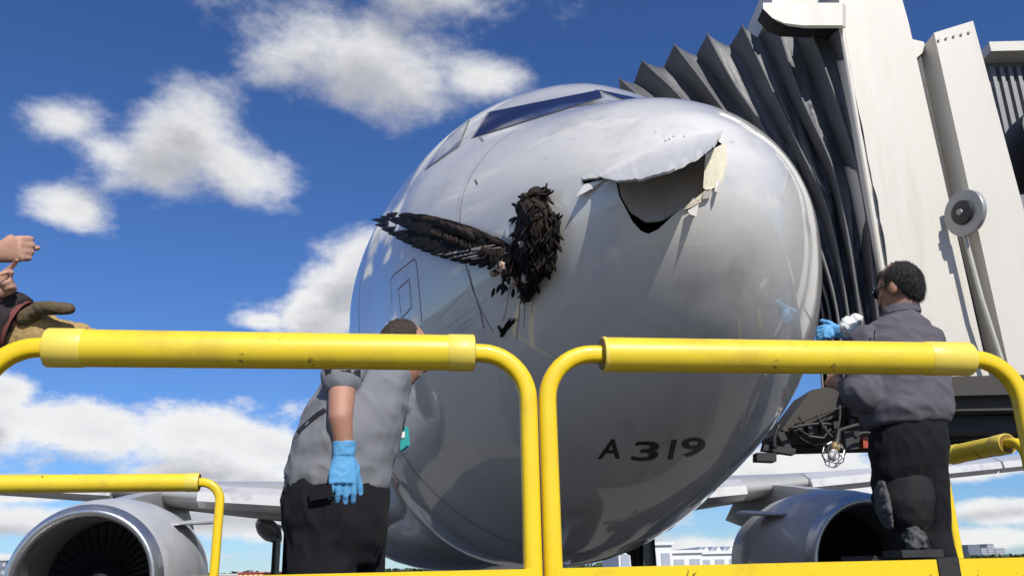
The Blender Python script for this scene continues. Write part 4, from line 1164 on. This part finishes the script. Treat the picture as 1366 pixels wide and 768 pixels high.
# primaries and secondaries of the spread wing: root along the wing bone, tips to the left
tips = [(508, 287), (508, 293), (511, 300), (517, 306), (525, 312), (534, 318), (543, 323), (554, 329), (566, 334), (578, 339), (590, 343), (603, 347), (615, 350), (628, 353), (640, 356), (652, 359), (663, 362)]
for k, tp in enumerate(tips):
    t = k / (len(tips) - 1); ro = (600 + 72 * t ** 1.1, 312 + 30 * t)
    feather('wing_feather', on_nose(*ro, .05 + .0015 * k), on_nose(tp[0], tp[1], .10 - .06 * t + .0015 * k), .078 - .018 * t, M['feather'], bird, up, -.05)
for k in range(9):                         # coverts over the front edge of the wing
    t = k / 8; tp = (524 + 118 * t + random.uniform(-4, 4), 286 + 36 * t - 9 * math.sin(t * 3.1)); ro = (tp[0] + 58, tp[1] + 17 + 2 * t)
    feather('wing_feather', on_nose(*ro, .075), on_nose(tp[0], tp[1], .10 - .04 * t), .075, M['feather'] if k % 3 else M['feather2'], bird, up, -.04)
for k, tp in enumerate(((516, 289), (524, 293), (533, 297), (541, 300), (550, 305), (530, 291), (540, 294), (560, 309))):
    feather('wing_feather', on_nose(612 + 3 * k, 316 + k, .06), on_nose(*tp, .085), .075, M['feather'], bird, up, -.04)
for k in range(5):
    feather('covert_feather', on_nose(614 + 5 * k, 312 + 2 * k, .09), on_nose(566 + 13 * k, 290 + 4.5 * k + random.uniform(-2, 2), .115), .055, M['feather2'], bird, up, .05)
for a, b in (((668, 330), (600, 345)), ((672, 334), (616, 346)), ((660, 327), (592, 341)), ((680, 337), (630, 346)), ((655, 331), (584, 340))):
    feather('quill', on_nose(*a, .10), on_nose(*b, .075), .012, M['quill'], bird, up, -.03, split=False)
for a, b, w in (((728, 330), (698, 408), .05), ((733, 325), (704, 404), .05), ((722, 340), (694, 402), .045), ((738, 318), (712, 388), .05), ((741, 305), (722, 372), .05), ((742, 298), (733, 352), .045), ((715, 350), (690, 392), .04), ((726, 345), (697, 398), .04), ((740, 290), (744, 330), .04), ((736, 284), (743, 312), .045), ((732, 310), (716, 372), .05)):
    feather('tail_feather', on_nose(*a, .10), on_nose(*b, .045), w, M['feather'], bird, rt, -.04)
rng = random.Random(3)
for a, b in (((722, 262), (735, 252)), ((716, 258), (727, 249)), ((704, 266), (690, 262)), ((694, 276), (682, 272)), ((690, 290), (678, 296)), ((736, 296), (747, 284)), ((740, 306), (748, 318)), ((740, 320), (746, 334)), ((734, 345), (738, 360)), ((690, 310), (679, 316)), ((728, 262), (735, 270)), ((699, 270), (696, 258)), ((688, 336), (672, 344)), ((684, 340), (664, 356)), ((730, 352), (730, 372))):
    for q in range(2):
        feather('body_feather', on_nose(*a, .07), on_nose(b[0] + 4 * q, b[1] + 3 * q, .06), .020, M['feather2'] if q else M['feather'], bird, rt if q else up, .1, 6)


def on_bird(px, py, lift):
    d = ray(px, py).normalized(); l = BB.ray_cast(EYE, d)[0]
    return None if l is None else l - d * lift


for k in range(330):                       # ruffled body plumage lying on the body
    px, py = rng.uniform(652, 746), rng.uniform(250, 390)
    a = rng.uniform(0, 6.3) if py < 292 else rng.uniform(.9, 2.5); L = rng.uniform(10, 20) if py < 292 else rng.uniform(14, 30)
    p = on_bird(px, py, .002); q = on_bird(px + math.cos(a) * L * .7, py + math.sin(a) * L * .7, .012)
    if p is None or q is None: continue
    q = p + (q - p) * rng.uniform(1.3, 2.0)
    feather('body_feather', p, q, rng.uniform(.010, .022), M['feather2'] if rng.random() < (.7 if py < 300 else .3) else M['feather'], bird, rt if rng.random() < .5 else up, rng.uniform(-.25, .25), 5)
for px, py, of, a, b in ((672, 356, .125, .036, .026), (687, 374, .10, .016, .030), (660, 364, .09, .024, .014), (697, 326, .15, .013, .014), (701, 370, .10, .012, .02)):
    fl = Org(); fl.ell(on_nose(px, py, of), rt * a, fw * .02, up * b); fl.build('exposed_flesh', M['flesh'], bird, .004, 1, .010, 34, seed=px)
for k in range(26):
    px, py = rng.uniform(655, 708), rng.uniform(348, 386); a = rng.uniform(.8, 2.5)
    feather('down_feather', on_nose(px, py, .09), on_nose(px + 12 * math.cos(a), py + 12 * math.sin(a), .085), .022, M['quill'] if k % 4 == 0 else M['feather'], bird, rt, .1, 5)
lp = empty('loose_feathers', 'small clump of dark feathers stuck to the nose below the bird', 'feathers', hit(674, 437)[0])
for a, b, w in (((668, 449), (680, 425), .03), ((666, 442), (686, 428), .035), ((664, 434), (672, 446), .022), ((667, 446), (686, 426), .03)):
    feather('feather', on_nose(*a, .01), on_nose(*b, .02), w, M['feather'], lp, rt, .06, 6)

# ------------------------------------------------------------------ passenger boarding bridge
jb = empty('boarding_bridge', 'white passenger boarding bridge with a dark pleated canopy against the jet', 'boarding bridge', (4.4, 8.2, 0))
peaks = [(826, 106, 8.6), (856, 82, 8.5), (899, 60, 8.35), (943, 46, 8.15), (990, 35, 7.9), (1034, 27, 7.62), (1077, 30, 7.36), (1120, 28, 7.12)]
# each ridge: picture points from the top down to the cab floor
paths = [[(826, 106), (862, 138), (985, 270), (1090, 420), (1098, 530)], [(856, 82), (901, 124), (1010, 255), (1098, 420), (1106, 530)], [(899, 60), (957, 137), (1040, 262), (1107, 420), (1116, 530)],
         [(943, 46), (974, 104), (1015, 166), (1072, 275), (1117, 420), (1128, 530)], [(990, 35), (1024, 108), (1065, 195), (1106, 286), (1131, 420), (1142, 530)],
         [(1034, 27), (1066, 124), (1113, 232), (1128, 300), (1147, 420), (1160, 530)], [(1077, 30), (1120, 149), (1152, 265), (1170, 420), (1184, 530)], [(1120, 28), (1145, 145), (1170, 269), (1196, 420), (1216, 530)]]
vtop = [(845, 112), (884, 92), (928, 76), (972, 64), (1014, 54), (1057, 50), (1099, 46)]


def poly_at(path, t):
    """smooth point of a ridge, t runs with the height in the picture"""
    y = path[0][1] + (path[-1][1] - path[0][1]) * t
    ys = np.array([p[1] for p in path], float); xs = np.array([p[0] for p in path], float)
    return float(pchip(ys, xs, np.array([y]))[0]), y


def ridge(k, t):
    x, y = poly_at(paths[k], t); Y0 = peaks[k][2]; Y1 = 7.62 - .072 * k
    return PT(x, y, Y0 + (Y1 - Y0) * t)


def valley(k, t):
    a, b = poly_at(paths[k], t), poly_at(paths[k + 1], t); f = min(t / .12, 1)
    x = vtop[k][0] * (1 - f) + (a[0] * .45 + b[0] * .55) * f if t < .12 else a[0] * .45 + b[0] * .55
    y = (a[1] + b[1]) / 2 + (vtop[k][1] - (a[1] + b[1]) / 2) * (1 - f)
    Yr = (peaks[k][2] + peaks[k + 1][2]) / 2; Y1 = 7.60 - .072 * k
    return PT(x, y, Yr + (Y1 - Yr) * t + .15)


for k in range(7):
    V = []; F = []; NT_, NC = 60, 14
    for i in range(NT_ + 1):
        t = i / NT_
        A = ridge(k, t); B = valley(k, t); Cc = ridge(k + 1, t)
        for j in range(NC + 1):
            v = j / NC
            # taut over the ridges, drawn into the valley
            if v < .5:
                q = v * 2; P = A.lerp(B, q ** 1.25)
            else:
                q = (v - .5) * 2; P = B.lerp(Cc, 1 - (1 - q) ** 1.25)
            sag = noise.noise(Vector((t * 5 + k * 9, v * 1.4 + t * 3, k))) * .09 * math.sin(math.pi * v) * math.sin(math.pi * min(t * 1.15, 1))
            sag += .035 * math.sin(v * math.pi * 4 + .6 * math.sin(t * 7 + k)) * max(0, t - .35)
            sag += (abs(noise.noise(Vector((t * 9 + v * 5, k * 4.4, v * 2)))) - .2) * .11 * math.sin(math.pi * min(1, t * 1.05))
            edge = noise.noise(Vector((t * 6, k * 3.3 if v < .5 else k * 3.3 + 3.3, 8))) * .012 * (abs(v - .5) * 2) ** 2
            V.append(P + Vector((edge, -sag, 0)))
    for i in range(NT_):
        for j in range(NC):
            a = i * (NC + 1) + j; F.append((a, a + 1, a + NC + 2, a + NC + 1))
    # roof side of the pleat runs back over the jet
    base = len(V)
    for j in range(NC + 1): V.append(V[j] + Vector((.25, 1.9, -.12)))
    for j in range(NC): F.append((j, base + j, base + j + 1, j + 1))
    fold = mesh_obj('bellows_fold', V, F, M['bellows'], jb, smooth=True)
    autosmooth(fold, 55)
    bm = bmesh.new(); add_tube(bm, [ridge(k, i / 40) + Vector((0, -.008, 0)) for i in range(41)], .014, 8)
    bm_obj('fold_piping', bm, M['bellows'], fold, smooth=True)


def slab(name, pts, Y, depth, mt, parent, bevel=.012, ys=None):
    """a plate of the bridge standing at distance Y, outline in picture points, real thickness depth"""
    bm = bmesh.new(); P = [PT(p[0], p[1], Y if ys is None else ys[i]) for i, p in enumerate(pts)]
    add_prism(bm, P, (0, depth, 0)); return bm_obj(name, bm, mt, parent, bevel=bevel, auto=40)


slab('cab_pillar', [(1120, 24), (1118, -60), (1187, -60), (1212, 30), (1312, 470), (1190, 452)], 7.15, 1.4, M['cab'], jb)
bm = bmesh.new()
for a, b in ((( 1122, 34), (1192, 450)), ):
    add_tube(bm, [PT(a[0], a[1], 7.14), PT(b[0], b[1], 7.14)], .025, 8)
bm_obj('cab_edge_strip', bm, M['cab'], jb)
# lower cab wall down to the floor
slab('cab_sill', [(1190, 452), (1312, 470), (1330, 512), (1205, 512)], 7.18, 1.3, M['cab'], jb)
slab('second_pillar', [(1246, 44), (1298, 28), (1425, 500), (1348, 500)], 7.0, .30, M['cab'], jb)
slab('gap_shade_sheet', [(1190, 75), (1238, 68), (1352, 512), (1290, 512)], 7.75, .1, M['black'], jb)  # added black sheet that gives the gap its shade
slab('pillar_bracket', [(1206, 50), (1232, 56), (1236, 66), (1215, 84)], 7.2, .4, M['cab'], jb)
for i in range(5):
    bm = bmesh.new(); p = PT(1252 + i * 10, 54 - i * 2.6, 6.995); add_lathe(bm, [(.001, 0), (.012, 0), (.012, .012), (.001, .014)], p, (0, -1, 0), 10); bm_obj('bolt_head', bm, M['cabgrey'], jb)
# canopy hood over the top of the pleats
bm = bmesh.new(); hoodp = [(1018, 12), (1030, 24), (1046, 31), (1070, 34), (1124, 34), (1124, 4), (1018, 4)]
P = [PT(x, y, 7.02) for x, y in hoodp]; add_prism(bm, P, (.05, .05, .0)); hood = bm_obj('canopy_hood', bm, M['cab'], jb, bevel=.006)
bm = bmesh.new(); P = [PT(x, y, 7.08) for x, y in ((1018, 10), (1032, 25), (1050, 32), (1124, 35))]
vs = [bm.verts.new(p) for p in P]; ws_ = [bm.verts.new(p + Vector((.03, .30, .06))) for p in P]
for i in range(3): bm.faces.new((vs[i], vs[i + 1], ws_[i + 1], ws_[i]))
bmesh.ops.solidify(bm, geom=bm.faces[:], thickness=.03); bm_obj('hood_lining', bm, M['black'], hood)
slab('roof_box', [(1030, -40), (1030, 8), (1124, 2), (1124, -40)], 7.5, 1.0, M['cab'], jb)
# corrugated tunnel running off to the right
tx0 = PT(1322, 75, 8.4)
bm = bmesh.new(); y0 = 8.4; x0 = tx0.x; zt = tx0.z; zb = 3.35
add_box(bm, (x0 + 4.0, y0 + 1.25, (zt + zb) / 2), (8.0, 2.2, zt - zb)); tun = bm_obj('tunnel', bm, M['corr'], jb)
first = None
for i in range(46):
    if first is None:
        bm = bmesh.new(); a = [(-.034, 0), (-.02, -.04), (.02, -.04), (.034, 0)]
        add_prism(bm, [(x, y, 0) for x, y in a], (0, 0, zt - zb - .12)); 
        bmesh.ops.recalc_face_normals(bm, faces=bm.faces); me = bpy.data.meshes.new('corrugation'); bm.to_mesh(me); bm.free(); me.materials.append(M['corr'])
        first = link('corrugation', me, tun)
        o = first
    else:
        o = first.copy(); C.objects.link(o)
    o.location = Vector((x0 + .06 + i * .095, y0 + .149, zb + .06)) - jb.location
for o in tun.children:
    pass
bm = bmesh.new(); add_box(bm, (x0 + 4.0, y0 + 1.2, zt + .06), (8.1, 2.6, .12)); bm_obj('tunnel_roof', bm, M['cab'], tun)
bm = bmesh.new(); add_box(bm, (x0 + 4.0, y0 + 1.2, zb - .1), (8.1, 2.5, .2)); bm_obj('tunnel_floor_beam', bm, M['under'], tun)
bm = bmesh.new(); add_lathe(bm, [(.001, -.30), (.2, -.3), (.32, -.1), (.34, .25), (.3, .5)], PT(1372, 215, 7.9), (0, -1, .2), 24, True); bm_obj('tunnel_fitting', bm, M['darkmetal'], jb, auto=40)
# round grey disc on the pillar
dc = PT(1287, 284, 6.93); bm = bmesh.new(); dax = (-.93, -.36, .0)
add_lathe(bm, [(.001, .02), (.20, .02), (.205, .01), (.205, -.02), (.19, -.03), (.001, -.03)], dc, dax, 40); ds = bm_obj('cable_disc', bm, M['disc'], jb, auto=40)
bm = bmesh.new(); add_lathe(bm, [(.001, .055), (.08, .055), (.105, .045), (.11, .018), (.12, .018)], dc, dax, 28); bm_obj('disc_hub', bm, M['darkmetal'], ds, auto=40)
bm = bmesh.new(); add_lathe(bm, [(.001, .07), (.025, .07), (.03, .05)], dc, dax, 16); bm_obj('hub_cap', bm, M['disc'], ds, auto=40)
bm = bmesh.new(); add_tube(bm, [PT(1283, 300, 7.0), PT(1310, 400, 6.98), PT(1336, 480, 6.98)], .02, 8); bm_obj('drain_pipe', bm, M['cabgrey'], jb)
# floor frame and clutter beneath the cab
bm = bmesh.new(); zc0 = PT(1310, 512, 7.1).z
F_ = [PT(1190, 508, 7.05), PT(1420, 512, 7.0)]
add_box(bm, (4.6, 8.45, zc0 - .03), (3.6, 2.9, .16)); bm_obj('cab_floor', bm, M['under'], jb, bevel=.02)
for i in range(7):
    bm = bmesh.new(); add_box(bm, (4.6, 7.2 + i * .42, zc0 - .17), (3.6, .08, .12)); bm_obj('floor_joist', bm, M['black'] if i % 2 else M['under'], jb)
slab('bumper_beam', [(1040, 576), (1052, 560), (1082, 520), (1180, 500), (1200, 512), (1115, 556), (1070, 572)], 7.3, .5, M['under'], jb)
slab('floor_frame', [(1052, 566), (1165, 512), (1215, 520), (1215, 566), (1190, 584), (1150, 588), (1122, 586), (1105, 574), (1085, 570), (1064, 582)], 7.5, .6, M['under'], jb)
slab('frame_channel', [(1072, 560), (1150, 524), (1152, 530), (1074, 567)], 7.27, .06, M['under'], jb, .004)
slab('strut', [(1036, 576), (1044, 572), (1060, 604), (1052, 606)], 7.3, .08, M['black'], jb)
slab('bumper_arm', [(1020, 592), (1062, 598), (1060, 606), (1018, 600)], 7.2, .1, M['black'], jb)
slab('bumper_pad', [(1010, 603), (1036, 604), (1036, 615), (1010, 614)], 7.15, .14, M['black'], jb, .02)
slab('junction_box', [(1126, 574), (1148, 574), (1146, 598), (1130, 600)], 7.25, .15, M['black'], jb, .02)
slab('beacon', [(1151, 582), (1158, 582), (1158, 597), (1152, 597)], 7.2, .07, M['orange'], jb, .012)
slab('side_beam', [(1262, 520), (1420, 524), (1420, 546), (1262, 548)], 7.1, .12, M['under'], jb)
slab('lower_beam', [(1255, 552), (1420, 556), (1420, 575), (1255, 577)], 7.3, .2, M['black'], jb)
bm = bmesh.new(); add_tube(bm, [PT(1068, 574, 7.2), PT(1080, 582, 7.15), PT(1098, 584, 7.15), PT(1108, 572, 7.2)], .012, 8); bm_obj('hose', bm, M['black'], jb)
bm = bmesh.new(); add_tube(bm, [PT(1104, 556, 7.25), PT(1090, 566, 7.2), PT(1074, 566, 7.2), PT(1066, 556, 7.25)], .012, 8); bm_obj('hose', bm, M['black'], jb)
for k, (a, b, c) in enumerate((((1060, 566), (1100, 548), (1150, 536)), ((1052, 572), (1085, 562), (1110, 566)), ((1110, 578), (1128, 570), (1146, 566)), ((1090, 552), (1098, 572), (1112, 584)), ((1140, 584), (1150, 572), (1168, 580)), ((1040, 566), (1030, 584), (1034, 598)), ((1120, 540), (1122, 560), (1116, 574)))):
    bm = bmesh.new(); pts = []
    for i in range(9):
        t = i / 8; x = a[0] * (1 - t) ** 2 + 2 * b[0] * t * (1 - t) + c[0] * t * t; y = a[1] * (1 - t) ** 2 + 2 * b[1] * t * (1 - t) + c[1] * t * t; pts.append(PT(x, y, 7.2 - .01 * k))
    add_tube(bm, pts, .010 + .004 * (k % 3), 7); bm_obj('hose', bm, M['black'] if k % 3 else M['under'], jb, smooth=True)
for k, (x, y, w, hh_) in enumerate(((1078, 568, 8, 10), (1096, 566, 7, 9), (1112, 562, 9, 8), (1133, 558, 8, 10), (1164, 586, 8, 14), (1058, 570, 6, 8))):
    slab('bracket', [(x, y), (x + w, y - 1), (x + w, y + hh_), (x + 1, y + hh_ + 1)], 7.24, .1, M['black'] if k % 2 else M['darkmetal'], jb, .008)
# wheels and lift columns far right carry the bridge
for x in (6.2, 8.2):
    bm = bmesh.new(); add_box(bm, (x, 9.6, 1.9), (.35, .35, 2.7)); bm_obj('lift_column', bm, M['cabgrey'], jb, bevel=.02)
    bm = bmesh.new(); add_lathe(bm, [(.1, -.15), (.5, -.15), (.55, -.1), (.55, .1), (.5, .15), (.1, .15)], (x, 9.6, .55), (0, 1, 0), 28, True); bm_obj('wheel', bm, M['rubber'], jb, auto=40)

# caged work lamp hanging below the cab
lc = PT(1110, 600, 7.1); wl = empty('work_lamp', 'caged work lamp hanging on its cable below the boarding bridge', 'lamp', lc)
ax = Vector((-.42, -.25, -.85)).normalized(); top = PT(1117, 586, 7.1)
bm = bmesh.new(); add_tube(bm, [PT(1119, 574, 7.1), top, top + ax * .05], [.02, .026, .03], 10); bm_obj('lamp_handle', bm, M['black'], wl, auto=40)
bm = bmesh.new(); add_lathe(bm, [(.02, .03), (.035, .05), (.04, .085), (.03, .1)], top, ax, 16, True); bm_obj('socket', bm, M['brass'], wl, auto=40)
bm = bmesh.new(); add_lathe(bm, [(.02, .1), (.036, .13), (.04, .16), (.028, .19), (.001, .2)], top, ax, 16); bm_obj('bulb', bm, M['rag'], wl, smooth=True)
a_ = ax.orthogonal().normalized(); b2_ = ax.cross(a_); bm = bmesh.new()
for k in range(8):
    c_ = a_ * math.cos(k * math.pi / 4) + b2_ * math.sin(k * math.pi / 4)
    add_tube(bm, [top + ax * .04 + c_ * .04, top + ax * .10 + c_ * .085, top + ax * .17 + c_ * .085, top + ax * .235 + c_ * .045], .004, 5)
for d_, r_ in ((.10, .085), (.17, .085), (.235, .045)):
    add_tube(bm, [top + ax * d_ + (a_ * math.cos(q) + b2_ * math.sin(q)) * r_ for q in np.linspace(0, 2 * math.pi, 19)], .004, 5)
bm_obj('cage', bm, M['wire'], wl)
bm = bmesh.new(); add_tube(bm, [PT(1119, 575, 7.1), PT(1108, 590, 7.15), PT(1085, 594, 7.2), PT(1068, 584, 7.25), PT(1062, 576, 7.3)], .005, 6); bm_obj('cable', bm, M['black'], wl)

# ------------------------------------------------------------------ buildings beyond the apron
def building(label, px0, px1, ytop, Y, mt, depth=14, rows=2, cols=6, wm='bgrey', group=None, name='building', roof=None):
    a, b = PT(px0, 757, Y), PT(px1, 757, Y); h = PT((px0 + px1) / 2, ytop, Y).z
    root = empty(name, label, 'building', ((a.x + b.x) / 2, Y + depth / 2, 0), 0, group); w = b.x - a.x
    bm = bmesh.new(); add_box(bm, (a.x + w / 2, Y + depth / 2, h / 2), (w, depth, h)); bm_obj('wall', bm, M[mt], root)
    bm = bmesh.new(); add_box(bm, (a.x + w / 2, Y + depth / 2, h + .12), (w + .4, depth + .4, .24)); bm_obj('roof', bm, M[roof or mt], root)
    first = None
    for i in range(cols):
        for j in range(rows):
            ww, hh = w / cols * .62, h / rows * .5
            if first is None:
                bm = bmesh.new(); add_box(bm, (0, 0, 0), (ww, .12, hh)); bmesh.ops.recalc_face_normals(bm, faces=bm.faces)
                me = bpy.data.meshes.new('window'); bm.to_mesh(me); bm.free(); me.materials.append(M[wm]); o = first = link('window', me, root)
            else:
                o = first.copy(); C.objects.link(o)
            o.location = Vector((a.x + (i + .5) * w / cols, Y - .02, (j + .55) * h / rows)) - root.location
    return root, a.x, b.x, h


building('white hangar seen behind the main landing gear', 826, 898, 727, 70, 'bwhite', rows=1, cols=4)
r_, xa, xb, hh = building('pale grey hangar with a lean-to beside the right engine', 896, 938, 737, 75, 'bwhite', rows=1, cols=2)
r_, xa, xb, hh = building('white building with a saw-tooth roof behind the right engine', 932, 990, 738, 80, 'bwhite', rows=1, cols=3)
for k in range(7):
    bm = bmesh.new(); w = (xb - xa) / 7; x = xa + w * k
    add_prism(bm, [(x, 80, hh + .25), (x + w * .96, 80, hh + .25), (x + w * .55, 80, hh + .62)], (0, 14, 0)); bm_obj('roof_light', bm, M['bwhite'] if k % 2 else M['bgrey'], r_)
for k, (p0, p1, yt, mt) in enumerate(((1296, 1312, 726, 'bcity2'), (1313, 1321, 730, 'bcity'), (1322, 1331, 725, 'bcity'), (1332, 1345, 731, 'bcity'))):
    building(('dark glass tower on the right skyline', 'narrow pale block between the towers on the right skyline', 'tallest pale tower on the right skyline', 'low pale block at the right end of the skyline')[k], p0, p1, yt, 900, mt, 40, 6, 4, 'bcity2')
building('low red and white terminal roof at the left horizon', 318, 352, 764, 220, 'bred', 20, 1, 5, 'bwhite', roof='bred')
building('low white cargo shed on the left horizon', 290, 318, 766, 240, 'bwhite', 20, 1, 4)
building('small dark block at the far left horizon', -6, 8, 748, 300, 'bcity2', 20, 3, 2, 'bcity')
# far tree belt
bm = bmesh.new()
rng = random.Random(5)
for k in range(6000):
    az = rng.uniform(-1.0, 1.0); d = rng.uniform(900, 1000); h = rng.uniform(.5, 4.0) * (.7 + .5 * noise.noise(Vector((az * 40, 0, 0))))
    c = Vector((math.sin(az) * d, math.cos(az) * d, h)); s = rng.uniform(1.5, 4)
    vs = [bm.verts.new(c + Vector((rng.uniform(-s, s), rng.uniform(-s, s), rng.uniform(-s, s) * .7))) for _ in range(4)]
    for f in ((0, 1, 2), (0, 2, 3), (0, 3, 1), (1, 3, 2)): bm.faces.new([vs[i] for i in f])
tb = bm_obj('tree_belt', bm, M['tree']); tb['kind'] = 'stuff'
